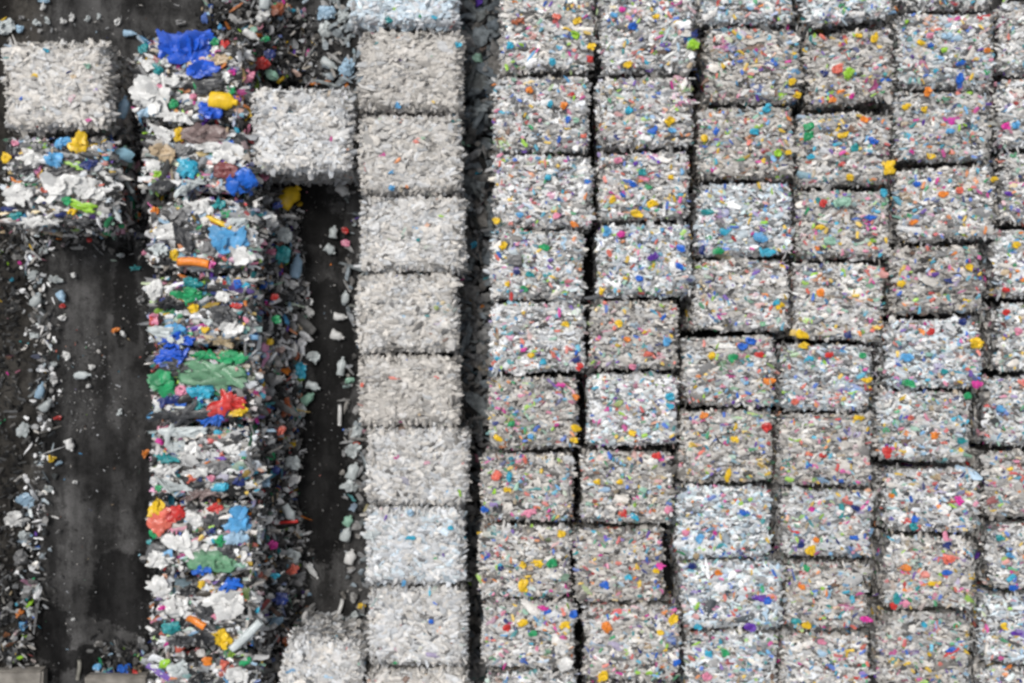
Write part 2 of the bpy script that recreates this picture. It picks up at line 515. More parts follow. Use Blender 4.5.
def strip(L, W, seed=0):
    """bent rod or strap of plastic"""
    g = np.random.default_rng(seed)
    n = 9; c1, c2 = g.uniform(-.25, .25), g.uniform(-.12, .12); vs = []
    for i in range(n):
        t = i / (n - 1) - .5
        y = c1 * L * (t * t - .08) + c2 * L * t ** 3
        zz = .006 + .01 * math.sin(5 * t + c1 * 20)
        for (dy, dz) in ((-.5, 0), (-.3, .28), (.3, .30), (.5, 0), (.3, -.16), (-.3, -.16)):
            vs.append([t * L, y + dy * W, zz + dz * W])
    fs = []
    for i in range(n - 1):
        for k in range(6):
            k2 = (k + 1) % 6
            a, b_, c, d_ = i * 6 + k, (i + 1) * 6 + k, (i + 1) * 6 + k2, i * 6 + k2
            fs += [[a, b_, c], [a, c, d_]]
    for base in (0, (n - 1) * 6):
        for k in range(1, 5): fs.append([base, base + k, base + k + 1] if base else [base, base + k + 1, base + k])
    return np.array(vs), np.array(fs)


_sid = [100]


def piece_mesh(name, kind, wm, lm, colour, mat, dirt=1.0):
    _sid[0] += 1
    if kind in ('bottle', 'jug'): V, F = bottle(wm, lm, _sid[0], kind == 'jug')
    elif kind == 'strip': V, F = strip(wm, lm, _sid[0])
    else: V, F = crumpled(wm * .86, lm * .86, kind, _sid[0])
    c = np.tile(np.array(PAL[colour]) * dirt, (len(V), 1))
    if kind in ('scrap', 'bag', 'sheet'):
        # torn flaps and folds of the same film, lying over one another at different slants
        n = {'scrap': 4, 'bag': 13, 'sheet': 12}[kind]
        a = rng.uniform(0, 6.28, n); rr = np.sqrt(rng.uniform(.03, 1, n)) * (.27 if kind == 'sheet' else .36)
        P = np.column_stack([rr * np.cos(a) * wm, rr * np.sin(a) * lm, rng.uniform(.0, .028, n) + .004])
        da = rng.normal(0, .5, n)
        d = np.column_stack([np.cos(da), np.sin(da), rng.normal(0, .1, n)])
        tl = .22 if kind == 'sheet' else .34
        nr = np.column_stack([rng.normal(0, tl, n), rng.normal(0, tl, n), np.ones(n)])
        kf = .72 if kind == 'sheet' else 1.0
        Ln = wm * kf * rng.uniform(.32, .62, n); Wd = lm * kf * rng.uniform(.30, .62, n)
        V2, Q2, C2 = flakes(P, nr, d, Ln, Wd, np.minimum(Wd, .07) * rng.uniform(.2, .45, n), np.array(PAL[colour]) * dirt * rng.uniform(.78, 1.06, (n, 1)))
        Q2 = Q2 + len(V)
        F = np.concatenate([F, Q2[:, [0, 1, 2]], Q2[:, [0, 2, 3]]]); V = np.concatenate([V, V2]); c = np.concatenate([c, C2])
    g = np.random.default_rng(_sid[0])
    # printed areas and scuffs: a second tone on part of bags and sheets
    if kind in ('bag', 'sheet', 'scrap') and colour not in ('yellow',):
        a = g.uniform(0, 6.28); m = (np.sin(a) * V[:, 0] / wm + np.cos(a) * V[:, 1] / lm) > g.uniform(.12, .4)
        c[m] = c[m] * g.uniform(.72, 1.0) + .03
    me = mesh_from(name, V, F, c, mat)
    return me


def inside(q, p, grow):
    c = q.mean(0)
    for i in range(4):
        a, b_ = q[i], q[(i + 1) % 4]
        e = b_ - a; nrm = np.array([e[1], -e[0]]) / np.linalg.norm(e)      # outward for ccw
        if np.dot(p - a, nrm) > grow: return False
    return True


def bit(u, v, w, h, colour, kind=None, rot=None, lift=0.0):
    """conspicuous piece pressed into the top of the bale it lies in: a part of that bale"""
    p = at(u, v, BH)
    best = min(BALES, key=lambda b: (0 if inside(b['q'], p[:2], 0) else 1) * 3 + np.linalg.norm(b['q'].mean(0) - p[:2]))
    q = best['q']
    c = q.mean(0)
    if kind is None: kind = 'scrap' if max(w, h) < 18 else 'bag'
    nm = {'scrap': 'plastic_scrap', 'bag': 'plastic_bag', 'sheet': 'film_sheet', 'jug': 'plastic_jug', 'bottle': 'plastic_bottle', 'strip': 'plastic_strip'}[kind]
    m = (CAM_H - BH) / FPX
    if h > w and rot is None: w, h, rot = h, w, 90
    if rot is None: rot = float(rng.normal(0, 14))
    me = piece_mesh(nm, kind, w * m * (1.0 if max(w, h) < 16 else 1.12), h * m * (1.0 if max(w, h) < 16 else 1.12), colour, M_FILM)
    # overlap the rim only a little
    pp = p[:2].copy()
    for _ in range(20):
        if inside(q, pp, -min(w, h) * m * .25): break
        pp = pp + (c - pp) * .03
    o = link(nm, me, best['obj'], (pp[0] - c[0], pp[1] - c[1], BH - .022 + lift + {'sheet': .030, 'bag': .016}.get(kind, .010)))
    if kind in ('jug', 'bottle'): o.location.z += h * m * .12
    o.rotation_euler = (rng.normal(0, .06), rng.normal(0, .06), R(rot))
    o['label'] = f"{WORD.get(colour, colour)} {nm.replace('_', ' ')}"
    best['bits'].append((w * h * (.35 if colour in ('white', 'grey', 'black', 'charcoal', 'pale', 'beige') else 1), colour, kind))
    return o


DAMP = [(124, 592, 42, 48), (48, 640, 26, 46), (315, 470, 50, 95), (330, 340, 30, 70), (318, 215, 34, 40), (345, 120, 20, 40), (290, 60, 26, 34),
        (125, 300, 18, 50), (95, 660, 40, 16), (300, 540, 30, 30), (30, 540, 10, 40), (345, 360, 12, 60)]

# ================================================================== the yard
S_ = 60.0
gm = bpy.data.meshes.new('ground')
gm.from_pydata([(-S_, -S_, 0), (S_, -S_, 0), (S_, S_, 0), (-S_, S_, 0)], [], [(0, 1, 2, 3)])
gm.materials.append(asphalt_mat())
ground = link('ground', gm); ground['kind'] = 'structure'

ORD = ['topmost', 'second', 'third', 'fourth', 'fifth', 'sixth', 'seventh', 'eighth', 'ninth', 'tenth', 'eleventh']

C1 = [(497, -14, 596, 70), (491, 74, 592, 150), (491, 153, 595, 227), (487, 230, 585, 298), (487, 302, 586, 372), (485, 377, 580, 449),
      (478, 454, 575, 523), (474, 528, 572, 599), (479, 604, 577, 671), (482, 676, 580, 748)]
C2 = [(600, -14, 698, 70), (597, 75, 697, 146), (599, 151, 692, 220), (598, 226, 695, 297), (590, 302, 681, 370), (588, 375, 680, 448),
      (581, 453, 675, 524), (575, 530, 666, 603), (584, 608, 683, 684), (584, 688, 682, 760)]
C3 = [(702, -52, 797, 21), (708, 25, 804, 102), (698, 106, 797, 177), (698, 182, 795, 255), (695, 260, 792, 331), (684, 336, 779, 406),
      (680, 411, 777, 483), (678, 488, 774, 560), (684, 563, 784, 631), (688, 636, 781, 708)]
C4 = [(802, -52, 894, 20), (809, 29, 896, 101), (801, 111, 893, 185), (800, 190, 893, 258), (795, 263, 887, 340), (784, 344, 874, 411),
      (780, 416, 876, 486), (785, 491, 876, 560), (788, 565, 873, 631), (785, 637, 873, 710)]
C5 = [(904, -62, 998, 7), (902, 11, 998, 86), (899, 91, 996, 161), (901, 166, 999, 240), (893, 246, 986, 313), (889, 319, 984, 388),
      (880, 393, 975, 464), (888, 471, 984, 534), (889, 540, 979, 611), (880, 617, 973, 690)]
C6 = [(1004, -2, 1100, 72), (1002, 77, 1098, 147), (1006, 152, 1102, 222), (999, 228, 1095, 297), (1001, 303, 1097, 372), (990, 377, 1086, 447),
      (988, 453, 1084, 520), (993, 526, 1089, 592), (985, 598, 1080, 666), (984, 671, 1080, 742)]
# look of each bale: (tone, warmth, accent share, bluish share, size)
g = dict
LOOK = {
    'C1': [g(warm=.65), g(tone=.97), g(tone=1.04, warm=.4), g(tone=1.05, blue=.15, warm=.4), g(tone=1.08, warm=.3), g(tone=.72, warm=.9), g(tone=.78, warm=.85), g(tone=.9, warm=.8), g(tone=.88, warm=.6), g()],
    'C2': [g(tone=1.05, warm=.4), g(tone=1.0), g(tone=.98), g(tone=1.08, blue=.3, warm=.25), g(tone=.78, warm=.9, acc=.10), g(tone=1.1, warm=.3, blue=.1), g(tone=.84, warm=.8), g(tone=.76, warm=.85), g(tone=.86, warm=.7), g()],
    'C3': [g(tone=1.06, blue=.3, warm=.3), g(tone=.80, warm=.9, acc=.2), g(tone=.80, warm=.9), g(tone=1.08, blue=.4, warm=.2), g(tone=.95, warm=.6), g(tone=.88, warm=.6), g(tone=.8, warm=.8), g(tone=1.14, blue=.45, warm=.1), g(tone=1.1, blue=.4, warm=.15), g(tone=.98, blue=.3, warm=.4)],
    'C4': [g(tone=1.12, blue=.3, warm=.2), g(tone=.80, warm=.9), g(tone=.9, warm=.7), g(tone=.84, warm=.7), g(tone=.96, warm=.6), g(tone=1.0, blue=.3, warm=.3), g(tone=.78, warm=.8), g(tone=.95, blue=.2, warm=.4), g(tone=.82, warm=.8), g(tone=.95, warm=.6)],
    'C5': [g(), g(tone=.98, blue=.2, warm=.4), g(tone=.84, warm=.6, blue=.1), g(tone=.98, warm=.6), g(tone=.74, warm=.9), g(tone=1.08, blue=.35, warm=.2), g(tone=.92, blue=.2), g(tone=1.0, warm=.4), g(tone=.9, warm=.7), g(tone=.74, warm=.7)],
    'C6': [g(), g(), g(), g(tone=1.05, warm=.3), g(tone=1.0, blue=.2), g(tone=.95, blue=.3), g(tone=.78, warm=.8), g(tone=.95, warm=.5), g(tone=1.05, blue=.3, warm=.3), g(tone=.95)],
}
TILT = {('C4', 0): 9, ('C4', 1): 6.5, ('C2', 3): 1.5, ('C2', 7): 1.5, ('C1', 8): -2, ('C4', 2): 1.0, ('C2', 8): -1.5, ('C3', 7): -2, ('C5', 8): -2.0, ('C5', 9): -4, ('C6', 8): 1,
        ('C3', 3): 1, ('C5', 3): 2, ('C5', 4): 2, ('C6', 2): -1.5, ('C2', 2): 1, ('C5', 6): -1.5, ('C4', 4): -1.5}
CN = {'C1': 'bale column beside the dark gap', 'C2': 'second bale column from dark gap', 'C3': 'third bale column from dark gap',
      'C4': 'fourth bale column from dark gap', 'C5': 'fifth bale column from dark gap', 'C6': 'cut-off bale column at edge'}
for cn, col in (('C1', C1), ('C2', C2), ('C3', C3), ('C4', C4), ('C5', C5), ('C6', C6)):
    for i, bx in enumerate(col):
        if cn == 'C1': bx = (bx[0] + 2,) + bx[1:]
        t = TILT.get((cn, i), float(rng.normal(0, .7)))
        bale(bx, 'field', (ORD[i] if i < len(col) - 1 else 'bottom', CN[cn]), 'coloured bottle bales in the packed field', t, **LOOK[cn][i])

# white column
Wc = [(350, -46, 458, 24), (360, 29, 462, 110), (359, 114, 461, 193), (361, 196, 464, 270), (357, 274, 457, 352), (359, 356, 459, 426),
      (367, 430, 468, 506), (366, 510, 464, 586), (369, 590, 466, 668), (366, 673, 468, 752)]
Wl = ['bright bluish white bale at the top of the white bottle column', 'beige white bale second from top of the white bottle column',
      'pale grey bale third from top of white column, beside lone white bale', 'pale white bale fourth down in the white bottle column',
      'pale grey bale fifth down in white column, with one yellow speck', 'warm beige bale sixth down in the white bottle column',
      'light grey bale seventh down in the white bottle column', 'whitest striped bale eighth down in white column, with cyan chips',
      'white bale ninth down in the white column, with one blue chip', 'cut-off white bale at the bottom end of the white column']
WL = [g(tone=1.18, blue=.7, warm=.05), g(tone=.86, warm=1.0), g(tone=.92, warm=.8), g(tone=1.0, warm=.6), g(tone=.93, warm=.8), g(tone=.87, warm=1.1), g(tone=.98, warm=.6), g(tone=1.1, warm=.3, blue=.2), g(tone=1.04, warm=.5), g(tone=.94, warm=.8)]
for i, bx in enumerate(Wc):
    bale(bx, 'clear', None, 'clear bottle bales in the white column', [0, 0, .5, -.6, .6, -.5, -1, .4, 0, 0][i], label=Wl[i], **WL[i])
bale((1, 40, 107, 128), 'clear', None, None, 1.5, label='lone shaggy white bottle bale behind a mixed bale in the corner', tone=1.0, warm=.8, fr=1.3, size=1.05)
bale((251, 87, 351, 170), 'clear', None, None, 0, label='lone white bottle bale between the mixed column and the white column', tone=1.04, warm=.45, fr=1.0)
bale((279, 642, 359, 732), 'clear', None, None, -10, label='tilted white bottle bale at the lower edge beside the white column', tone=1.04, warm=.5, fr=.8)

# mixed column and the single mixed bale
Mc = [(136, 36, 244, 123), (142, 127, 250, 193), (148, 197, 256, 271), (149, 275, 250, 347), (152, 350, 255, 423), (152, 427, 255, 499),
      (150, 503, 256, 575), (152, 579, 256, 650), (150, 655, 258, 730)]
Ml = ['mixed plastic bale with big bright blue bags, topmost in the colourful column',
      'mixed plastic bale with a mauve brown film sheet, second in the colourful column',
      'mixed plastic bale with a blue bag and yellow ring, third in the colourful column',
      'mixed plastic bale of thin horizontal layers, fourth in the colourful column',
      'mixed plastic bale with a wide sage green sheet and red bag',
      'greyish mixed plastic bale below the one with the wide green sheet',
      'mixed plastic bale with yellow, salmon and red bags at its top corner',
      'mostly white and black mixed bale, second from bottom of the colourful column',
      'mixed bale cut off at the bottom end of the colourful column']
MA = [.3, .32, .26, .36, .34, .22, .28, .22, .26]
for i, bx in enumerate(Mc):
    bale(bx, 'mixed', None, 'mixed plastic bales in the colourful column', float(rng.normal(0, .8)), label=Ml[i], acc=MA[i], warm=.4, tone=.98)
bale((3, 135, 112, 228), 'mixed', None, None, 0, label='single mixed plastic bale in front of the shaggy white corner bale', acc=.24, warm=.4, size=.95)

# ------------------------------------------------------------------ conspicuous pieces: u, v, w, h, colour[, kind, rot]
MIX = [
    (184, 47, 50, 26, 'royal', 'bag', 8), (197, 42, 26, 30, 'royal', 'bag', -30), (204, 70, 32, 17, 'royal', 'bag', 0), (158, 70, 12, 11, 'teal'), (151, 95, 40, 24, 'white', 'bag', -40), (224, 101, 25, 15, 'yellow', 'jug', -8),
    (209, 111, 22, 13, 'royal', 'bag', -20), (211, 86, 34, 15, 'charcoal', 'sheet', 10), (172, 104, 12, 9, 'green'), (193, 96, 9, 8, 'pink'), (167, 63, 12, 11, 'white'), (190, 33, 15, 6, 'yellow'), (229, 38, 11, 9, 'red'),
    (218, 37, 10, 8, 'green'), (143, 48, 10, 12, 'teal'), (226, 78, 11, 9, 'white', 'bag', -40), (232, 91, 12, 8, 'green'), (232, 72, 10, 7, 'magenta'), (219, 60, 18, 8, 'beige'), (148, 64, 16, 12, 'white'), (172, 82, 30, 8, 'white'), (176, 117, 30, 8, 'white'), (150, 112, 22, 8, 'paleblue'),
    (207, 131, 48, 19, 'mauve', 'sheet', 6), (179, 136, 14, 12, 'yellow', 'bag', 50), (165, 153, 25, 14, 'beige', 'bag', -12), (153, 166, 17, 13, 'white'), (188, 169, 20, 18, 'cyan', 'bag', -20), (229, 153, 30, 17, 'white', 'bag', 10),
    (224, 153, 8, 7, 'sky', 'scrap', 0), (225, 171, 26, 18, 'maroon', 'sheet', -20), (242, 181, 25, 22, 'blue', 'bag', 40), (158, 174, 10, 6, 'lime'), (200, 177, 8, 6, 'lime'), (163, 131, 24, 9, 'white', 'bag', -25), (182, 150, 18, 10, 'grey'), (210, 147, 26, 9, 'white'),
    (190, 186, 34, 7, 'pale'), (163, 186, 24, 9, 'charcoal'), (240, 140, 16, 10, 'charcoal'),
    (155, 211, 9, 8, 'orange'), (202, 207, 22, 14, 'white'), (220, 204, 14, 10, 'teal'), (226, 213, 15, 9, 'green'), (218, 222, 26, 5, 'yellow', 'strip', -25), (226, 240, 36, 22, 'sky', 'bag', -8), (243, 255, 24, 15, 'white', 'bag', -20),
    (174, 255, 12, 12, 'yellow'), (193, 262, 28, 8, 'orange', 'strip', -4), (185, 240, 30, 12, 'charcoal', 'bag', -55), (168, 232, 24, 14, 'white'), (208, 250, 16, 12, 'grey'), (160, 250, 18, 12, 'pale'), (178, 216, 18, 12, 'grey'), (240, 222, 16, 10, 'pale'), (206, 229, 14, 10, 'black'),  # the charcoal bag stands in for the shade of a dark crease
    (155, 290, 20, 14, 'white', 'bag', 70), (190, 295, 28, 12, 'green', 'bag', -3), (192, 283, 20, 8, 'teal'), (222, 297, 16, 12, 'white'), (236, 284, 11, 10, 'blue'), (236, 306, 14, 7, 'red'), (193, 309, 12, 11, 'yellow'), (155, 318, 13, 12, 'pink'),
    (178, 330, 18, 10, 'sky'), (225, 316, 28, 14, 'charcoal', 'bag', -15), (232, 328, 22, 15, 'white'), (168, 337, 34, 12, 'pale', 'bag', -25), (220, 341, 26, 6, 'tan'), (176, 340, 34, 9, 'royal', 'bag', -4), (172, 304, 30, 6, 'black'), (208, 321, 12, 10, 'pale'), (205, 330, 10, 6, 'yellow'), (165, 300, 14, 7, 'navy'),
    (206, 356, 22, 8, 'green', 'bag', 0), (232, 358, 31, 12, 'green', 'bag', -6), (212, 374, 78, 25, 'sage', 'sheet', -2), (163, 383, 24, 22, 'green', 'bag', 10), (201, 392, 26, 12, 'cyan', 'bag', 0), (224, 405, 40, 14, 'red', 'bag', 10), (181, 391, 15, 12, 'pink'),
    (239, 411, 18, 8, 'yellow'), (197, 406, 14, 8, 'teal'), (183, 415, 56, 9, 'charcoal', 'bag', 3), (170, 400, 20, 8, 'navy'), (215, 418, 30, 6, 'blue'), (182, 366, 28, 9, 'charcoal'), (170, 354, 32, 10, 'royal', 'bag', 3), (160, 408, 14, 10, 'pale'),
    (183, 431, 52, 10, 'pale', 'sheet', 2), (218, 432, 10, 8, 'cyan'), (193, 454, 20, 19, 'white', 'bag', 0), (218, 466, 20, 10, 'grey'), (220, 487, 16, 9, 'cyan'), (211, 478, 9, 8, 'pink'), (240, 482, 12, 10, 'navy'), (160, 442, 8, 7, 'magenta'), (175, 447, 20, 8, 'pale'), (232, 449, 18, 8, 'white'), (165, 470, 26, 7, 'white'), (190, 480, 12, 6, 'salmon'),
    (206, 471, 28, 6, 'white'), (175, 487, 36, 6, 'pale'), (168, 459, 22, 6, 'teal'), (236, 438, 14, 8, 'charcoal'), (200, 494, 30, 5, 'mauve'), (160, 488, 12, 8, 'green'),
    (157, 508, 18, 15, 'yellow', 'bag', 60), (163, 522, 26, 19, 'salmon', 'bag', 25), (176, 514, 17, 15, 'red', 'bag', -20), (193, 519, 18, 16, 'white'), (216, 519, 20, 13, 'charcoal'), (239, 519, 25, 22, 'sky', 'bag', 55), (154, 533, 12, 10, 'green'),
    (181, 544, 42, 14, 'white', 'bag', -18), (213, 562, 52, 22, 'sage', 'sheet', -8), (221, 541, 14, 11, 'green', 'bag', 45), (236, 538, 21, 14, 'paleblue', 'bag', 5), (202, 570, 18, 8, 'blue'), (229, 551, 18, 13, 'charcoal'), (160, 560, 24, 14, 'white'), (215, 508, 18, 6, 'red'), (210, 530, 14, 7, 'navy'), (192, 534, 14, 7, 'pale'), (170, 556, 14, 8, 'grey'),
    (203, 548, 14, 8, 'white'), (240, 566, 14, 7, 'mint'),
    (201, 584, 8, 8, 'yellow'), (229, 585, 25, 8, 'blue', 'bag', 30), (161, 587, 22, 16, 'white', 'bag', -15), (179, 606, 26, 20, 'white', 'bag', 5), (227, 602, 36, 24, 'white', 'bag', -15), (218, 617, 10, 9, 'pink'), (206, 612, 20, 14, 'charcoal'), (221, 638, 18, 15, 'yellow', 'bag', -60),
    (163, 608, 9, 6, 'magenta'), (190, 589, 18, 10, 'black'), (196, 622, 18, 7, 'orange', 'strip', -30), (170, 628, 20, 10, 'teal'), (246, 636, 36, 8, 'pale', 'strip', 45), (205, 640, 20, 14, 'black'), (182, 640, 22, 9, 'charcoal'),
    (207, 662, 12, 10, 'orange'), (236, 675, 22, 14, 'white'), (180, 668, 20, 12, 'pale'), (224, 664, 12, 8, 'salmon'), (165, 664, 14, 11, 'lime'), (200, 678, 22, 10, 'black'), (246, 662, 14, 8, 'green'),
    # single mixed bale
    (80, 145, 20, 16, 'yellow', 'bag', 70), (6, 158, 12, 10, 'yellow'), (63, 142, 18, 8, 'sky'), (55, 160, 17, 13, 'sky', 'bag', -40), (15, 143, 9, 8, 'pink'), (63, 186, 40, 20, 'white', 'bag', 5), (88, 187, 21, 17, 'white', 'bag', 60), (18, 195, 24, 22, 'white', 'bag', 0),
    (21, 207, 15, 10, 'black'), (67, 201, 12, 9, 'green'), (84, 207, 25, 8, 'lime', 'bag', -14), (72, 211, 12, 6, 'yellow'), (16, 216, 12, 8, 'teal'), (40, 222, 36, 8, 'white'), (33, 160, 15, 16, 'white', 'bag', 60), (36, 147, 14, 10, 'grey'), (88, 165, 18, 7, 'navy'), (30, 178, 12, 9, 'pale'), (45, 190, 8, 7, 'salmon'), (100, 196, 14, 12, 'white'),
    (60, 172, 26, 7, 'charcoal'), (82, 221, 22, 8, 'charcoal'), (60, 215, 12, 6, 'navy'), (24, 168, 22, 8, 'charcoal'),
    # lone white bale and white column specks
    (46, 50, 6, 4, 'cyan'), (87, 66, 6, 6, 'mint'), (389, 20, 8, 6, 'teal'), (434, 17, 7, 4, 'cyan'), (398, 106, 7, 6, 'sky'), (458, 45, 6, 6, 'cyan'), (391, 172, 7, 4, 'sky'), (392, 188, 6, 6, 'sky'), (436, 308, 6, 5, 'olive'),
    (411, 538, 11, 5, 'cyan'), (450, 528, 6, 5, 'cyan'), (410, 510, 8, 8, 'paleblue'), (431, 622, 6, 5, 'blue'), (418, 240, 4, 4, 'teal'), (404, 583, 5, 7, 'sky'), (371, 535, 16, 8, 'pale'), (362, 385, 4, 5, 'salmon'),
]
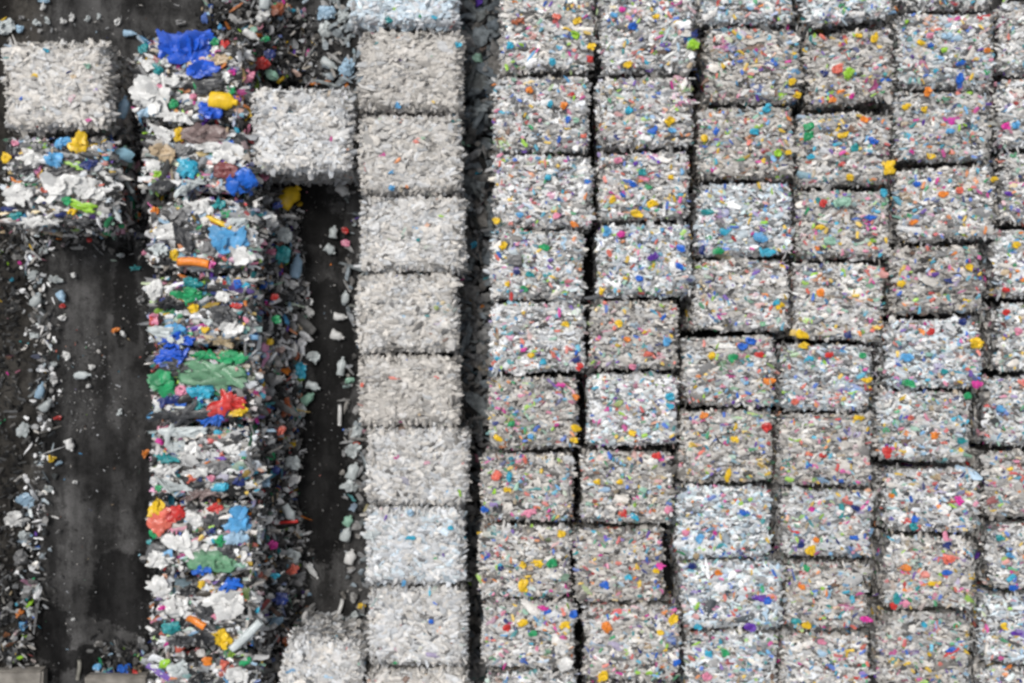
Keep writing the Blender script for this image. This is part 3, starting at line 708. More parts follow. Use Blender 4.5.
FIELD = [
    (622, 9, 8, 7, 'magenta'), (577, 21, 11, 7, 'yellow'), (575, 35, 13, 7, 'lime'), (557, 16, 10, 7, 'salmon'), (510, 45, 9, 9, 'cyan'), (552, 61, 9, 9, 'cyan'), (633, 26, 11, 8, 'blue'), (656, 17, 8, 7, 'yellow'), (693, 45, 12, 11, 'lime', 'bag', 40),
    (694, 34, 9, 7, 'navy'), (628, 64, 11, 7, 'yellow'), (594, 62, 8, 8, 'red'), (564, 105, 10, 7, 'orange', 'scrap', 60), (568, 119, 10, 6, 'blue', 'scrap', 70), (529, 90, 9, 8, 'orange'), (571, 94, 7, 6, 'red'), (629, 110, 9, 8, 'cyan'),
    (669, 121, 10, 9, 'yellow'), (672, 130, 8, 6, 'sky'), (576, 120, 8, 6, 'mint'), (583, 136, 8, 5, 'salmon'), (700, 138, 9, 8, 'yellow'), (716, 131, 9, 6, 'blue', 'scrap', 60), (618, 160, 9, 7, 'pink'), (633, 184, 9, 6, 'blue'), (652, 204, 10, 8, 'yellow'),
    (636, 214, 13, 9, 'yellow'), (613, 199, 8, 7, 'yellow'), (623, 194, 8, 5, 'blue'), (642, 172, 8, 8, 'teal'), (671, 177, 7, 5, 'yellow'), (588, 182, 9, 6, 'blue'), (548, 177, 8, 7, 'cyan'), (556, 216, 8, 7, 'pink'), (575, 225, 10, 6, 'orange'),
    (495, 221, 9, 7, 'yellow'), (707, 212, 12, 6, 'teal'), (591, 46, 9, 8, 'yellow'), (519, 21, 16, 5, 'rust'), (614, 14, 8, 6, 'sky'), (550, 103, 9, 6, 'cyan', 'scrap', 70), (520, 214, 8, 6, 'sky'),
    (837, 69, 11, 10, 'salmon', 'bag', 0), (849, 73, 12, 9, 'lime', 'bag', 60), (931, 35, 8, 7, 'pink'), (874, 38, 10, 8, 'yellow', 'scrap', 80), (946, 36, 9, 8, 'paleblue'), (960, 80, 13, 8, 'blue', 'bag', 85), (924, 86, 11, 8, 'orange', 'scrap', 70), (921, 42, 8, 6, 'yellow'),
    (988, 50, 8, 6, 'orange'), (961, 63, 12, 5, 'blue'), (931, 45, 8, 6, 'blue'), (945, 50, 8, 6, 'lime'), (810, 127, 12, 9, 'green'), (809, 136, 13, 9, 'green'), (843, 135, 11, 6, 'yellow'), (864, 119, 10, 7, 'orange'), (855, 148, 9, 8, 'teal'),
    (873, 141, 9, 8, 'blue'), (889, 168, 15, 12, 'yellow', 'bag', 75), (887, 191, 10, 8, 'cyan'), (811, 157, 10, 6, 'cyan'), (850, 177, 8, 7, 'yellow'), (778, 153, 9, 8, 'lime'), (789, 152, 8, 6, 'yellow'), (767, 108, 11, 9, 'cyan'), (754, 131, 10, 7, 'cyan'),
    (833, 100, 9, 6, 'orange'), (798, 95, 9, 7, 'yellow'), (792, 81, 8, 7, 'yellow'), (852, 96, 7, 6, 'magenta'), (960, 190, 8, 8, 'salmon'), (943, 194, 10, 7, 'orange'), (918, 184, 10, 6, 'blue'), (914, 222, 11, 5, 'orange'), (823, 203, 8, 8, 'red'),
    (842, 202, 20, 9, 'mint', 'sheet', 10), (870, 217, 15, 6, 'blue'), (931, 156, 9, 7, 'yellow'), (950, 131, 9, 7, 'sky'), (906, 107, 9, 7, 'yellow'), (924, 109, 8, 5, 'yellow'), (1006, 126, 9, 8, 'magenta'), (1016, 125, 8, 8, 'sky'), (994, 179, 8, 6, 'yellow'),
    (1008, 194, 10, 5, 'purple'), (965, 27, 8, 7, 'mauve'), (859, 35, 8, 5, 'yellow'), (841, 92, 8, 6, 'orange'), (824, 73, 7, 9, 'navy'),
    (503, 246, 10, 7, 'yellow', 'scrap', 75), (544, 247, 13, 7, 'green'), (514, 260, 16, 12, 'grey', 'sheet', 0), (517, 272, 8, 6, 'navy'), (530, 274, 11, 6, 'teal'), (524, 289, 9, 7, 'green'), (507, 284, 7, 6, 'yellow'), (681, 248, 9, 8, 'blue'), (680, 266, 13, 7, 'blue'),
    (640, 278, 9, 6, 'blue'), (653, 257, 12, 7, 'purple'), (607, 232, 12, 8, 'sky', 'scrap', 70), (718, 251, 13, 9, 'green'), (702, 250, 11, 6, 'navy', 'scrap', 80), (725, 232, 11, 8, 'cyan'), (619, 323, 9, 7, 'yellow'), (566, 324, 9, 6, 'yellow'), (580, 366, 10, 8, 'red'),
    (577, 360, 11, 6, 'navy'), (586, 429, 0, 0, None), (578, 429, 10, 8, 'yellow'), (574, 440, 9, 6, 'yellow'), (633, 367, 9, 7, 'pink'), (712, 356, 9, 8, 'yellow'), (733, 358, 10, 9, 'green'), (742, 346, 12, 7, 'blue'), (657, 456, 11, 7, 'red'), (704, 416, 11, 6, 'orange'),
    (670, 397, 10, 8, 'cyan'), (670, 406, 10, 6, 'cyan'), (619, 404, 11, 7, 'olive'), (497, 438, 10, 7, 'yellow'), (531, 437, 8, 6, 'sky'), (512, 424, 7, 7, 'green'), (577, 396, 8, 6, 'orange'), (734, 439, 9, 6, 'yellow'), (621, 234, 9, 6, 'magenta'), (600, 292, 9, 5, 'yellow', 'scrap', 80),
    (531, 355, 8, 6, 'yellow'), (543, 362, 8, 6, 'cyan'), (632, 433, 8, 7, 'yellow'), (667, 342, 8, 9, 'sky'), (648, 354, 10, 6, 'salmon'), (627, 339, 8, 6, 'orange'),
    (760, 238, 12, 11, 'sky', 'bag', 0), (768, 252, 17, 6, 'cyan'), (821, 293, 9, 9, 'orange'), (901, 283, 9, 8, 'yellow'), (950, 281, 11, 5, 'navy'), (970, 267, 8, 7, 'yellow'), (963, 322, 10, 8, 'navy'), (976, 342, 13, 11, 'yellow', 'bag', 0), (976, 384, 10, 9, 'magenta'),
    (932, 332, 10, 7, 'red'), (909, 390, 0, 0, None), (909, 383, 15, 8, 'green'), (968, 396, 9, 7, 'green'), (907, 357, 13, 10, 'sky'), (802, 334, 14, 8, 'yellow'), (803, 345, 12, 6, 'yellow'), (848, 335, 9, 8, 'navy'), (863, 356, 8, 8, 'green'), (810, 359, 13, 6, 'cyan'), (828, 355, 9, 7, 'red'),
    (867, 380, 12, 5, 'yellow'), (769, 381, 13, 8, 'orange'), (760, 355, 12, 6, 'red'), (751, 341, 13, 7, 'blue'), (767, 427, 11, 9, 'red'), (887, 452, 11, 10, 'red', 'bag', 70), (935, 436, 11, 9, 'orange'), (823, 456, 10, 7, 'red'), (830, 241, 15, 10, 'mint', 'sheet', 0), (820, 227, 11, 6, 'yellow'),
    (816, 249, 8, 6, 'orange'), (1004, 311, 8, 7, 'red'), (1006, 290, 9, 6, 'red'), (1016, 245, 8, 8, 'yellow'), (1018, 332, 8, 7, 'pink'), (1001, 409, 9, 8, 'sky'), (860, 417, 12, 5, 'yellow'), (911, 418, 8, 7, 'salmon'), (795, 402, 9, 7, 'salmon'), (962, 441, 10, 7, 'teal'),
    (945, 372, 8, 6, 'teal'), (848, 362, 10, 6, 'grey'), (776, 303, 8, 6, 'cyan'), (780, 306, 10, 6, 'yellow'),
    (496, 476, 12, 9, 'salmon', 'bag', 10), (509, 477, 11, 7, 'cyan', 'scrap', 80), (485, 510, 9, 7, 'blue'), (498, 509, 11, 8, 'charcoal'), (529, 513, 14, 8, 'pink'), (623, 513, 11, 8, 'red'), (634, 517, 10, 7, 'cyan'), (668, 510, 9, 8, 'pink'), (562, 534, 10, 8, 'yellow'),
    (538, 564, 13, 7, 'yellow', 'scrap', -30), (523, 565, 9, 7, 'yellow'), (552, 563, 11, 9, 'green', 'bag', 50), (523, 586, 12, 10, 'yellow', 'bag', 80), (501, 568, 8, 7, 'navy'), (605, 585, 9, 9, 'blue'), (660, 566, 10, 6, 'magenta'), (656, 571, 9, 6, 'yellow'), (628, 578, 8, 7, 'cyan'),
    (543, 608, 11, 6, 'magenta'), (548, 612, 9, 7, 'blue'), (573, 615, 10, 9, 'blue'), (565, 625, 11, 8, 'yellow'), (523, 623, 11, 8, 'yellow'), (507, 628, 10, 7, 'red'), (533, 634, 9, 7, 'green'), (606, 627, 11, 10, 'orange', 'bag', 0), (672, 620, 12, 9, 'yellow', 'bag', 55),
    (661, 633, 8, 6, 'yellow'), (603, 676, 12, 9, 'yellow', 'bag', 30), (566, 664, 14, 13, 'white', 'bag', 0), (677, 662, 9, 8, 'blue'), (745, 513, 15, 7, 'blue'), (718, 573, 8, 7, 'orange'), (692, 566, 9, 8, 'navy'), (696, 556, 8, 6, 'tan'), (750, 627, 13, 8, 'purple'), (698, 627, 9, 6, 'cyan'),
    (728, 476, 14, 6, 'yellow', 'scrap', 75), (686, 533, 9, 7, 'pink'), (700, 538, 10, 8, 'sky'), (725, 653, 9, 8, 'green'), (709, 654, 9, 8, 'cyan'), (707, 677, 10, 9, 'pink'), (597, 482, 8, 6, 'yellow'), (620, 482, 7, 6, 'yellow'), (643, 490, 9, 6, 'mint'), (507, 490, 9, 6, 'yellow'), (530, 568, 8, 5, 'beige'),
    (856, 508, 11, 5, 'navy'), (811, 550, 11, 9, 'yellow', 'bag', 60), (801, 545, 8, 7, 'navy'), (817, 540, 8, 6, 'orange'), (854, 538, 11, 6, 'blue'), (915, 519, 10, 7, 'blue', 'scrap', 80), (914, 527, 9, 8, 'teal'), (960, 501, 12, 8, 'magenta', 'scrap', -60), (948, 559, 14, 10, 'salmon', 'bag', 0),
    (906, 568, 13, 8, 'orange'), (947, 573, 11, 6, 'blue'), (933, 584, 11, 6, 'yellow'), (906, 603, 9, 8, 'pink'), (893, 607, 9, 8, 'red'), (897, 599, 13, 9, 'teal', 'scrap', 80), (767, 601, 11, 9, 'blue'), (760, 598, 16, 6, 'purple'), (807, 626, 11, 9, 'yellow'), (866, 619, 12, 6, 'magenta'),
    (821, 642, 9, 7, 'pink'), (925, 625, 9, 6, 'cyan'), (1004, 626, 8, 7, 'yellow'), (1016, 634, 11, 6, 'purple'), (1012, 578, 14, 6, 'cyan'), (1014, 588, 10, 6, 'blue'), (812, 510, 8, 7, 'magenta'), (1000, 538, 8, 8, 'teal'), (802, 587, 9, 6, 'orange'), (951, 650, 11, 5, 'blue'), (807, 568, 9, 6, 'green'),
    (887, 495, 8, 6, 'orange'), (938, 477, 9, 6, 'beige'), (795, 622, 10, 8, 'teal'), (1010, 555, 8, 6, 'sky'), (948, 545, 12, 6, 'navy'),
]
for b_ in MIX + FIELD:
    if b_[4] is None: continue
    bit(*b_)

# labels of the field bales: what is in them, then where they stand
for B in BALES:
    if B['label']:
        B['obj']['label'] = B['label']; continue
    big = []
    for _, c, k in sorted(B['bits'], reverse=True):
        wd = WORD.get(c, c).split()[-1] if c not in ('sky', 'salmon') else c
        if wd not in big: big.append(wd)
    o, cn = B['where']
    lead = 'bale with ' + ' and '.join(big[:2]) + ' scraps' if big else 'cut-off bale'
    B['obj']['label'] = f"{lead}, {o} in {cn}"

# ================================================================== litter that nobody could count
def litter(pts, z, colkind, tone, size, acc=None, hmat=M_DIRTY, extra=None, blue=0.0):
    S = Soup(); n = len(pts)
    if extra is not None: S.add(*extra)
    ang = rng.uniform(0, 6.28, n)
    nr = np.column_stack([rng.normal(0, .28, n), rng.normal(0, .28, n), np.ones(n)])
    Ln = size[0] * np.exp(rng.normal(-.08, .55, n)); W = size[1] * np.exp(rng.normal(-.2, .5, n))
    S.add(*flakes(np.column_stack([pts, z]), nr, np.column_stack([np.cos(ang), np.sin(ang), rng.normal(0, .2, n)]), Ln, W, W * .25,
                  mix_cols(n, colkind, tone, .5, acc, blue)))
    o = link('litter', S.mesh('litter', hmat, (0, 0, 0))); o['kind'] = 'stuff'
    return o


QS = [b['q'] for b in BALES]


def free(p, grow=.0):
    keep = np.ones(len(p), bool)
    for q in QS:
        lo, hi = q.min(0) - .2, q.max(0) + .2
        k = np.where((p[:, 0] > lo[0]) & (p[:, 0] < hi[0]) & (p[:, 1] > lo[1]) & (p[:, 1] < hi[1]) & keep)[0]
        for i in k:
            if inside(q, p[i], grow): keep[i] = False
    return p[keep]


def rect(n, u0, u1, v0, v1, ragged=0.0):
    a, b_ = at(u0, v0, 0), at(u1, v1, 0)
    p = np.column_stack([rng.uniform(a[0], b_[0], n), rng.uniform(b_[1], a[1], n)])
    if ragged: p += rng.normal(0, ragged, p.shape)
    return p


# heap sliding down the open side of the colourful column: height falls away from the bales
def slope_heap(x_of, y0, y1, n, hmax, width, tone, acc, size):
    y = rng.uniform(y0, y1, n)
    wid = width * (1 + .22 * np.sin(y * 1.7 + 1) + .16 * np.sin(y * 4.1))
    f = rng.beta(.9, 1.35, n) * 1.12
    x = x_of(y) + f * wid
    z = hmax * np.clip(1 - f * 1.15, 0, 1) ** 1.3 * rng.uniform(.75, 1.08, n) + rng.uniform(.01, .05, n)
    P = np.column_stack([x, y])
    # solid underside of the heap
    ys = np.linspace(y0, y1, 60); fs = np.array([0, .25, .5, .8]); V = []
    for yy in ys:
        ww = width * (1 + .22 * np.sin(yy * 1.7 + 1) + .16 * np.sin(yy * 4.1))
        for f_ in fs: V.append([x_of(np.array([yy]))[0] + f_ * ww - .03, yy, hmax * max(0, 1 - f_ * 1.15) ** 1.3 * .8 - .02])
    V = np.array(V); Q = np.array([[i * 4 + j, i * 4 + j + 1, (i + 1) * 4 + j + 1, (i + 1) * 4 + j] for i in range(59) for j in range(3)])
    return litter(P, z, 'litter', tone, size, acc, extra=(V, Q, np.full((len(V), 3), .03)))


def east_edge(boxes, side=2):
    k = (CAM_H - BH) / FPX
    ys = np.array([(341.5 - (b[1] + b[3]) / 2) * k for b in boxes])[::-1]
    xs = np.array([(b[side] - 512) * k for b in boxes])[::-1]
    return lambda y: np.interp(y, ys, xs)


xe = east_edge(Mc)
slope_heap(xe, at(0, 720, 0)[1], at(0, 192, 0)[1], 2300, .62, .27, 2.1, .18, (.095, .047))
slope_heap(xe, at(0, 85, 0)[1], at(0, 15, 0)[1], 620, .5, .55, 1.1, .16, (.085, .042))
xe2 = east_edge([(3, 40, 107, 128), (3, 135, 112, 228)])
slope_heap(xe2, at(0, 262, 0)[1], at(0, 90, 0)[1], 800, .4, .42, .95, .08, (.09, .035))
# gap between white column and the packed field: dirty film and clear bottles in the shade
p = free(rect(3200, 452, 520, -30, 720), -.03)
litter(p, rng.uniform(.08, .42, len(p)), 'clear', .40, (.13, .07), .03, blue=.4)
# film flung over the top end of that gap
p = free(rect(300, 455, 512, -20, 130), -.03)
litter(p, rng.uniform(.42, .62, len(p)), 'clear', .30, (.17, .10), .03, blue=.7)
# clear bottles along the west foot of the white column
p = free(rect(210, 345, 372, 165, 640, .03), 0); 
litter(p, rng.uniform(.01, .07, len(p)), 'clear', .55, (.10, .055), .05, blue=.3)
p = free(rect(95, 328, 372, -20, 100, .04), 0)
litter(p, rng.uniform(.01, .09, len(p)), 'clear', .7, (.12, .06), .02, blue=.6)
# dark rubbish beyond the top of the colourful column
p = free(rect(520, 205, 295, -20, 100, .08), 0)
litter(p, rng.uniform(.01, .08, len(p)), 'litter', .8, (.09, .045), .2)
p = free(rect(900, 205, 290, -20, 100, .06), 0)
litter(p, rng.uniform(.005, .03, len(p)), 'litter', .35, (.08, .04), .03)
# swept ridge of clear bottles along the west lane and the soil strip
n = 520
v = rng.uniform(225, 610, n); u = 40 + 4 * np.sin(v * .02) + rng.normal(0, 7.5, n)
p = np.column_stack([(u - 512) * CAM_H / FPX, (341.5 - v) * CAM_H / FPX]); p = free(p, 0)
litter(p, rng.uniform(.005, .07, len(p)), 'litter', 2.3, (.068, .038), .05, blue=.2)
p = free(rect(1100, -20, 22, 225, 690, .03), 0)
litter(p, rng.uniform(.004, .05, len(p)), 'litter', .34, (.05, .03), .04)
p = free(rect(230, 2, 38, 575, 664, .05), 0)
litter(p, rng.uniform(.01, .07, len(p)), 'litter', .9, (.085, .045), .14)
p = free(rect(130, 100, 150, 640, 675, .06), 0)
litter(p, rng.uniform(.005, .06, len(p)), 'litter', .7, (.08, .045), .2)
# south and north foot of the shaggy and mixed corner bales
p = free(rect(260, -10, 140, 205, 252, .04), 0)
litter(p, rng.uniform(.01, .08, len(p)), 'litter', .8, (.085, .04), .12)
p = free(rect(22, -10, 130, 16, 60, .04), 0)
litter(p, rng.uniform(.005, .05, len(p)), 'clear', .55, (.06, .03), .03)
# chips strewn over the asphalt
p = np.concatenate([rect(420, 45, 150, 225, 680), rect(420, 275, 350, 190, 620), rect(200, -20, 350, -20, 60), rect(260, 60, 110, 330, 430, .1)])
p = free(p, .02)
litter(p, rng.uniform(.002, .012, len(p)), 'litter', 1.0, (.022, .013), .08)

# ================================================================== loose pieces one could pick up
LOOSE = [  # u, v, w, h, colour, kind, rot
    (291, 197, 25, 17, 'yellow', 'jug', 50), (266, 2, 16, 10, 'pale', 'bottle', 80), (278, 9, 13, 12, 'rust', 'bag', 30), (263, 16, 15, 8, 'white', 'bag', 15), (252, 36, 16, 7, 'white', 'bottle', -30), (266, 39, 9, 6, 'green', 'scrap', 20),
    (263, 65, 13, 12, 'red', 'bag', 20), (248, 76, 14, 12, 'pink', 'bag', 0), (285, 65, 12, 6, 'white', 'bottle', -5), (326, 13, 18, 13, 'paleblue', 'bag', 20), (326, 29, 14, 11, 'pale', 'bag', 80), (324, 42, 6, 5, 'pale', 'scrap', 0), (309, 53, 10, 8, 'pale', 'scrap', -50),
    (330, 65, 17, 8, 'pale', 'bottle', -30), (307, 70, 11, 7, 'grey', 'scrap', -20), (343, 16, 14, 10, 'pale', 'bag', 70), (348, 68, 18, 14, 'paleblue', 'bag', 70), (281, 80, 9, 4, 'yellow', 'strip', 45), (305, 80, 11, 6, 'pale', 'scrap', 30), (271, 55, 12, 8, 'navy', 'bag', 0), (272, 76, 13, 9, 'mint', 'bag', -30),
    (248, 114, 14, 8, 'yellow', 'bag', 80), (262, 177, 12, 8, 'pink', 'bag', 0), (278, 205, 9, 7, 'navy', 'scrap', 0), (344, 191, 14, 10, 'white', 'bottle', -30), (334, 232, 12, 8, 'pale', 'bottle', 80), (345, 230, 8, 7, 'red', 'scrap', 0), (300, 204, 6, 5, 'yellow', 'scrap', 0), (266, 219, 22, 17, 'white', 'bag', -20), (286, 236, 18, 15, 'pale', 'bag', 20),
    (284, 255, 20, 13, 'teal', 'bag', 75), (297, 266, 24, 11, 'paleblue', 'bottle', 85), (310, 312, 9, 9, 'white', 'scrap', 10), (315, 356, 14, 13, 'pale', 'bag', 0), (301, 370, 18, 12, 'cyan', 'bag', 75), (292, 284, 13, 9, 'white', 'bag', -20), (345, 243, 9, 8, 'pink', 'scrap', 0), (331, 250, 11, 9, 'pale', 'bottle', -40),
    (341, 317, 13, 7, 'white', 'bottle', -5), (338, 336, 13, 9, 'white', 'bottle', -20), (346, 297, 12, 7, 'pale', 'bottle', 85), (342, 366, 18, 8, 'pale', 'bottle', 80), (340, 415, 20, 4, 'white', 'strip', 88), (295, 349, 14, 6, 'white', 'bottle', 85), (297, 356, 7, 8, 'rust', 'scrap', 0), (287, 408, 17, 9, 'rust', 'bag', 80), (298, 329, 13, 7, 'tan', 'bag', 0),
    (314, 386, 14, 8, 'pale', 'bottle', -20), (309, 398, 14, 9, 'mint', 'bottle', 40), (303, 410, 12, 7, 'pale', 'bottle', 80), (358, 431, 14, 12, 'pale', 'bag', 60), (350, 380, 11, 6, 'mint', 'scrap', 0), (275, 297, 9, 8, 'red', 'scrap', 0), (263, 285, 10, 8, 'blue', 'scrap', 0),
    (294, 480, 14, 11, 'white', 'scrap', 35), (293, 463, 15, 13, 'pale', 'bag', 60), (264, 480, 14, 13, 'paleblue', 'bag', 0), (288, 522, 20, 3, 'red', 'strip', 6), (292, 570, 17, 8, 'salmon', 'scrap', 35), (297, 578, 18, 12, 'grey', 'scrap', 20), (313, 571, 17, 6, 'white', 'bottle', -50), (310, 594, 5, 4, 'paleblue', 'scrap', 0),
    (341, 606, 14, 4, 'white', 'strip', 75), (353, 450, 15, 11, 'pale', 'bag', 40), (354, 470, 16, 11, 'pale', 'bottle', 70), (351, 486, 16, 11, 'pale', 'bag', 0), (349, 520, 11, 9, 'mint', 'bottle', 60), (347, 533, 14, 10, 'pale', 'bottle', 70), (351, 556, 14, 10, 'white', 'bottle', 75), (362, 606, 8, 6, 'yellow', 'scrap', 0), (354, 616, 10, 7, 'pale', 'scrap', 60),
    (290, 513, 18, 9, 'pale', 'bottle', -60), (293, 556, 14, 13, 'pale', 'bag', 0), (281, 598, 14, 12, 'navy', 'bag', 0), (273, 545, 12, 9, 'magenta', 'scrap', 0), (288, 640, 10, 7, 'rust', 'scrap', 0),
    (276, 320, 10, 8, 'green', 'scrap', 0), (270, 342, 9, 6, 'yellow', 'scrap', 0), (266, 411, 10, 7, 'red', 'scrap', 0), (262, 384, 8, 7, 'yellow', 'scrap', 0), (278, 380, 16, 8, 'grey', 'bottle', 30), (270, 440, 12, 8, 'white', 'scrap', 0), (282, 430, 11, 7, 'salmon', 'scrap', 40), (268, 520, 16, 7, 'white', 'bottle', 30), (276, 470, 9, 9, 'navy', 'scrap', 0),
    (268, 600, 15, 9, 'white', 'bag', 20), (265, 650, 12, 9, 'charcoal', 'bag', 0), (270, 630, 18, 5, 'white', 'strip', 45), (272, 252, 10, 7, 'pink', 'scrap', 0), (268, 268, 12, 8, 'charcoal', 'bag', 0), (281, 350, 10, 7, 'mauve', 'scrap', 0), (264, 560, 10, 7, 'orange', 'scrap', 30), (276, 575, 10, 6, 'cyan', 'scrap', 0),
    # west lane
    (56, 280, 14, 7, 'pale', 'bag', -5), (63, 297, 11, 8, 'paleblue', 'bottle', -60), (63, 306, 6, 5, 'red', 'scrap', 0), (63, 318, 7, 6, 'white', 'scrap', 0), (121, 255, 8, 5, 'pale', 'scrap', 0), (74, 275, 6, 5, 'white', 'scrap', 0), (116, 330, 9, 5, 'orange', 'scrap', 10), (124, 334, 8, 4, 'white', 'scrap', -50), (67, 356, 8, 8, 'white', 'scrap', 0),
    (84, 375, 16, 7, 'pale', 'bottle', 5), (92, 367, 7, 5, 'white', 'scrap', 0), (54, 364, 9, 6, 'pale', 'scrap', 30), (55, 380, 8, 8, 'white', 'scrap', 0), (89, 386, 5, 4, 'white', 'scrap', 0), (120, 412, 8, 4, 'pale', 'scrap', 70), (71, 445, 12, 8, 'white', 'bottle', -70), (25, 431, 14, 10, 'pale', 'bag', 80), (52, 459, 8, 7, 'yellow', 'scrap', 0), (59, 463, 8, 4, 'paleblue', 'scrap', 25),
    (50, 489, 9, 8, 'pale', 'scrap', 0), (76, 482, 5, 4, 'white', 'scrap', 0), (27, 500, 18, 13, 'paleblue', 'bag', -10), (16, 519, 22, 15, 'white', 'bag', -15), (26, 535, 13, 9, 'pale', 'bag', -10), (39, 587, 9, 5, 'pale', 'bottle', 75), (21, 556, 15, 13, 'grey', 'bag', 40), (74, 619, 4, 4, 'white', 'scrap', 0), (20, 612, 9, 7, 'orange', 'scrap', 20), (24, 625, 11, 8, 'sky', 'scrap', 0),
    (30, 612, 11, 6, 'pale', 'scrap', -50), (27, 590, 12, 6, 'pale', 'scrap', 80), (58, 418, 7, 5, 'red', 'scrap', 0), (38, 300, 14, 9, 'pale', 'bottle', 60), (34, 335, 12, 8, 'pale', 'scrap', 0), (42, 390, 16, 8, 'paleblue', 'bottle', 75), (34, 275, 12, 9, 'pale', 'bag', 0), (45, 250, 10, 7, 'pale', 'scrap', 40), (48, 405, 14, 8, 'pale', 'bottle', 50),
    (125, 668, 14, 9, 'blue', 'bag', 0), (134, 674, 14, 8, 'red', 'bag', 20), (98, 666, 10, 7, 'sky', 'scrap', 0), (108, 671, 12, 6, 'navy', 'scrap', 0),
    # north end
    (7, 27, 20, 13, 'pale', 'bag', 10), (20, 29, 9, 8, 'paleblue', 'scrap', 20), (44, 7, 7, 5, 'white', 'scrap', 60), (37, 23, 9, 5, 'pale', 'scrap', -5), (48, 21, 9, 4, 'pale', 'scrap', -60), (64, 22, 7, 6, 'white', 'scrap', 0), (72, 18, 9, 5, 'white', 'scrap', 80), (88, 19, 7, 4, 'pale', 'scrap', 60), (99, 17, 7, 4, 'pale', 'scrap', 80), (118, 22, 8, 5, 'white', 'scrap', 60),
    (131, 34, 13, 6, 'paleblue', 'bottle', -5), (181, 23, 10, 6, 'grey', 'scrap', 0), (22, 18, 6, 4, 'grey', 'scrap', 0), (45, 1, 12, 4, 'paleblue', 'scrap', 0), (226, 1, 8, 4, 'pale', 'scrap', 0), (254, 30, 9, 7, 'mint', 'scrap', 0),
    # between corner bales and the colourful column
    (125, 108, 22, 10, 'paleblue', 'bottle', 80), (109, 140, 18, 8, 'paleblue', 'bottle', -60), (120, 160, 10, 6, 'rust', 'scrap', 0), (128, 185, 22, 4, 'pale', 'strip', -50), (117, 215, 20, 6, 'pale', 'bottle', -55), (122, 226, 7, 5, 'green', 'scrap', 0), (108, 233, 10, 7, 'green', 'scrap', 0), (90, 240, 8, 5, 'red', 'scrap', 0), (110, 178, 16, 7, 'white', 'bottle', -40),
    (136, 268, 12, 5, 'teal', 'scrap', 10), (122, 132, 10, 7, 'charcoal', 'bag', 0), (141, 300, 9, 7, 'grey', 'scrap', 0), (146, 454, 10, 5, 'orange', 'scrap', 60),
    # in the dark gap
    (472, 289, 11, 7, 'red', 'scrap', 20), (471, 298, 12, 8, 'yellow', 'bag', 30), (478, 38, 9, 7, 'rust', 'scrap', 60), (464, 33, 11, 9, 'teal', 'bag', 0), (476, 22, 22, 14, 'grey', 'bag', 70), (474, 55, 22, 14, 'grey', 'bag', 80), (471, 70, 18, 11, 'grey', 'bag', 0), (476, 92, 20, 9, 'grey', 'bag', 20), (474, 120, 14, 8, 'grey', 'bag', 60), (475, 8, 20, 14, 'grey', 'bag', 10),
    (480, 202, 8, 6, 'magenta', 'scrap', 0), (478, 396, 8, 6, 'navy', 'scrap', 0), (474, 350, 12, 8, 'grey', 'bottle', 70), (473, 180, 14, 8, 'grey', 'bottle', 50), (474, 240, 14, 8, 'grey', 'bag', 30),
]
CTR = np.array([b['ctr'] for b in BALES])
loose_objs = []
KN = {'scrap': ('plastic_scrap', 'scrap'), 'bag': ('crumpled_bag', 'bag'), 'jug': ('plastic_jug', 'jug'), 'bottle': ('crushed_bottle', 'bottle'), 'strip': ('plastic_strip', 'strip')}


def zone(u, v):
    if u > 455: return 'in the dark gap between columns'
    if v < 60 and u < 200: return 'on asphalt above the corner bale'
    if u < 46 and v > 240: return 'on the soil edge of the empty lane'
    if u < 140 and v > 232: return 'on the empty asphalt lane'
    if u < 150: return 'beside the corner bales'
    if u < 302 and v < 110: return 'in dark rubbish above the lone white bale'
    if u < 302: return 'in the heap against the colourful column'
    if v < 110: return 'on asphalt near the top white bales'
    return 'on the inner lane by the white column'


cnt = {}
placed = []
for (u, v, w, h, c, k, rot) in LOOSE:
    nm, cat = KN[k]
    z = .03
    while z < 1.0:
        p = at(u, v, z)
        hit = any(inside(q, p[:2], .02) for q in QS if abs(q.mean(0)[0] - p[0]) < 1.2 and abs(q.mean(0)[1] - p[1]) < 1.2)
        if not hit: break
        z += .04
    # lying on the heap, where it is deep
    if 255 < u < 300 and v > 190 or 205 < u < 290 and v < 90:
        ff = (p[0] - xe(np.array([p[1]]))[0]) / .31
        z = max(z, .62 * max(0, 1 - max(ff, 0) * 1.15) ** 1.3 + .04)
        p = at(u, v, z)
    if 440 < u < 500: z = .14 if v > 130 else .46; p = at(u, v, z)
    m = (CAM_H - z) / FPX
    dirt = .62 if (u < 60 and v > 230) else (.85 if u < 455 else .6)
    me = piece_mesh(nm, k, w * m * 1.05, h * m * 1.05, c, M_FILM, dirt)
    o = link(nm, me, None, (p[0], p[1], z + (h * m * .3 if k in ('bottle', 'jug') else .005)))
    o.rotation_euler = (rng.normal(0, .08), rng.normal(0, .08), R(rot))
    o['category'] = cat
    placed.append((o, u, v, w * h, c, k))
    cnt.setdefault((c, k, zone(u, v)), []).append((o, u, v, w * h))
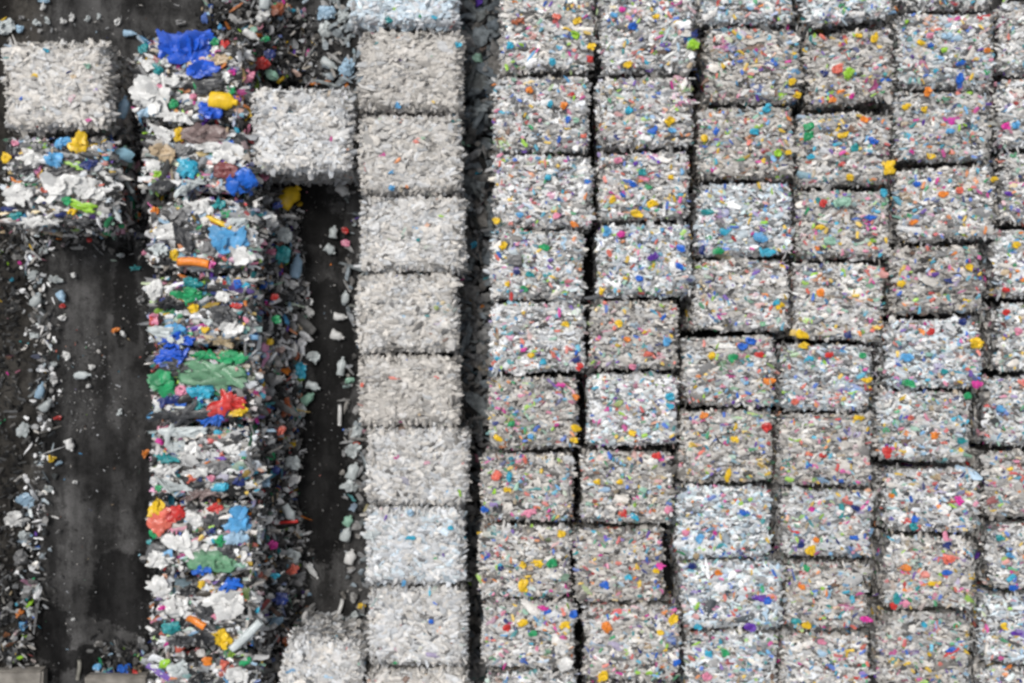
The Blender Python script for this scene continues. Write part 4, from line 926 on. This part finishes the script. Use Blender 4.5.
for (c, k, zn), lst in cnt.items():
    cw = WORD.get(c, c); kw = {'scrap': 'plastic scrap', 'bag': 'crumpled bag', 'jug': 'plastic jug', 'bottle': 'crushed bottle', 'strip': 'bent strip'}[k]
    lst.sort(key=lambda e: e[2])
    N_ = len(lst)
    for i, (o, u, v, ar) in enumerate(lst):
        sz = 'tiny ' if ar < 45 else ('large ' if ar > 190 else '')
        # neighbour one can find: the closest piece of another colour
        ot = min((e for e in placed if e[0] is not o and (e[4] != c or e[5] != k)), key=lambda e: (e[1] - u) ** 2 + (e[2] - v) ** 2)
        nb = f"{WORD.get(ot[4], ot[4])} {KN[ot[5]][1]}"
        if N_ == 1: o['label'] = f"{sz}{cw} {kw} {zn}"
        elif N_ == 2: o['label'] = f"{('upper', 'lower')[i]} {cw} {kw} near {nb} {zn}"
        else: o['label'] = f"{ORD[i]} {cw} {kw} near {nb} {zn}"
        if len(o['label'].split()) > 16: o['label'] = ' '.join(o['label'].replace(' near ' + nb, '').split()[:16])
        o['group'] = {'scrap': 'loose plastic scraps', 'bag': 'loose crumpled bags', 'jug': 'loose jugs', 'bottle': 'loose crushed bottles', 'strip': 'loose strips'}[k]

# ================================================================== concrete blocks at the south end of the lane
M_CON = concrete_mat()


def block(u0, u1, v0, depth, hgt, label):
    a, b_ = at(u0, v0, hgt), at(u1, v0, hgt)
    import bmesh
    bm = bmesh.new(); bmesh.ops.create_cube(bm, size=1.0)
    for vv in bm.verts:
        vv.co.x *= (b_[0] - a[0]); vv.co.y *= depth; vv.co.z = (vv.co.z + .5) * hgt
    bmesh.ops.bevel(bm, geom=list(bm.edges), offset=.025, segments=2, affect='EDGES')
    bmesh.ops.subdivide_edges(bm, edges=list(bm.edges), cuts=2, use_grid_fill=True)
    for vv in bm.verts:
        if vv.co.z > .02: vv.co += __import__('mathutils').Vector(rng.normal(0, .005, 3))
    me = bpy.data.meshes.new('concrete_block'); bm.to_mesh(me); bm.free(); me.materials.append(M_CON)
    o = link('concrete_block', me, None, ((a[0] + b_[0]) / 2, a[1] - depth / 2, 0))
    o['label'] = label; o['category'] = 'block'; o['group'] = 'concrete blocks at the lane end'
    return o


block(-40, 42, 671, .6, .16, 'weathered concrete block in the bottom corner beside the soil edge')
block(84, 147, 676, .6, .16, 'weathered concrete block at the lane end beside the colourful column')
# thin upright post stub between them
V, F = strip(.24, .05, 5)
me = mesh_from('post_stub', V, F, np.tile(np.array([.30, .29, .25]), (len(V), 1)), M_DIRTY)
p = at(79, 670, .02)
o = link('wooden_slat', me, None, (p[0], p[1], .015)); o.rotation_euler = (0, 0, R(86))
o['label'] = 'short pale slat lying between the two concrete blocks'; o['category'] = 'slat'

# ================================================================== light and camera
world = bpy.data.worlds.new('World'); scene.world = world; world.use_nodes = True
nt = world.node_tree
bg = nt.nodes['Background']
sky = nt.nodes.new('ShaderNodeTexSky'); sky.sky_type = 'NISHITA'; sky.sun_disc = False
SUN_EL, SUN_AZ = 62.0, 318.0        # compass: clockwise from north (+y)
sky.sun_elevation = R(SUN_EL); sky.sun_rotation = R(SUN_AZ)
sky.air_density = 1.0; sky.dust_density = 4.0; sky.ozone_density = 1.0
hs = nt.nodes.new('ShaderNodeHueSaturation'); hs.inputs['Saturation'].default_value = .25
nt.links.new(sky.outputs['Color'], hs.inputs['Color']); nt.links.new(hs.outputs['Color'], bg.inputs['Color'])
bg.inputs['Strength'].default_value = .12
sl = bpy.data.lights.new('sun', 'SUN'); sl.energy = 1.3; sl.angle = R(14); sl.color = (1, .965, .92)
so = bpy.data.objects.new('sun', sl); COL.objects.link(so)
so.location = (-4, 5, 12)
so.rotation_euler = (R(90 - SUN_EL), 0, R(180 - SUN_AZ))

cam = bpy.data.cameras.new('drone_camera'); co = bpy.data.objects.new('drone_camera', cam); COL.objects.link(co)
co.location = (0, 0, CAM_H); co.rotation_euler = (0, 0, 0)
cam.lens = LENS; cam.sensor_width = 36; cam.sensor_fit = 'HORIZONTAL'
cam.clip_start = .1; cam.clip_end = 300
scene.camera = co

vs_ = scene.view_settings
scene.display_settings.display_device = 'sRGB'
vs_.view_transform = 'Standard'; vs_.look = 'None'; vs_.gamma = 1.0; vs_.use_curve_mapping = False
vs_.exposure = 0.28
scene.cycles.max_bounces = 5; scene.cycles.diffuse_bounces = 3
scene.cycles.filter_width = 2.8
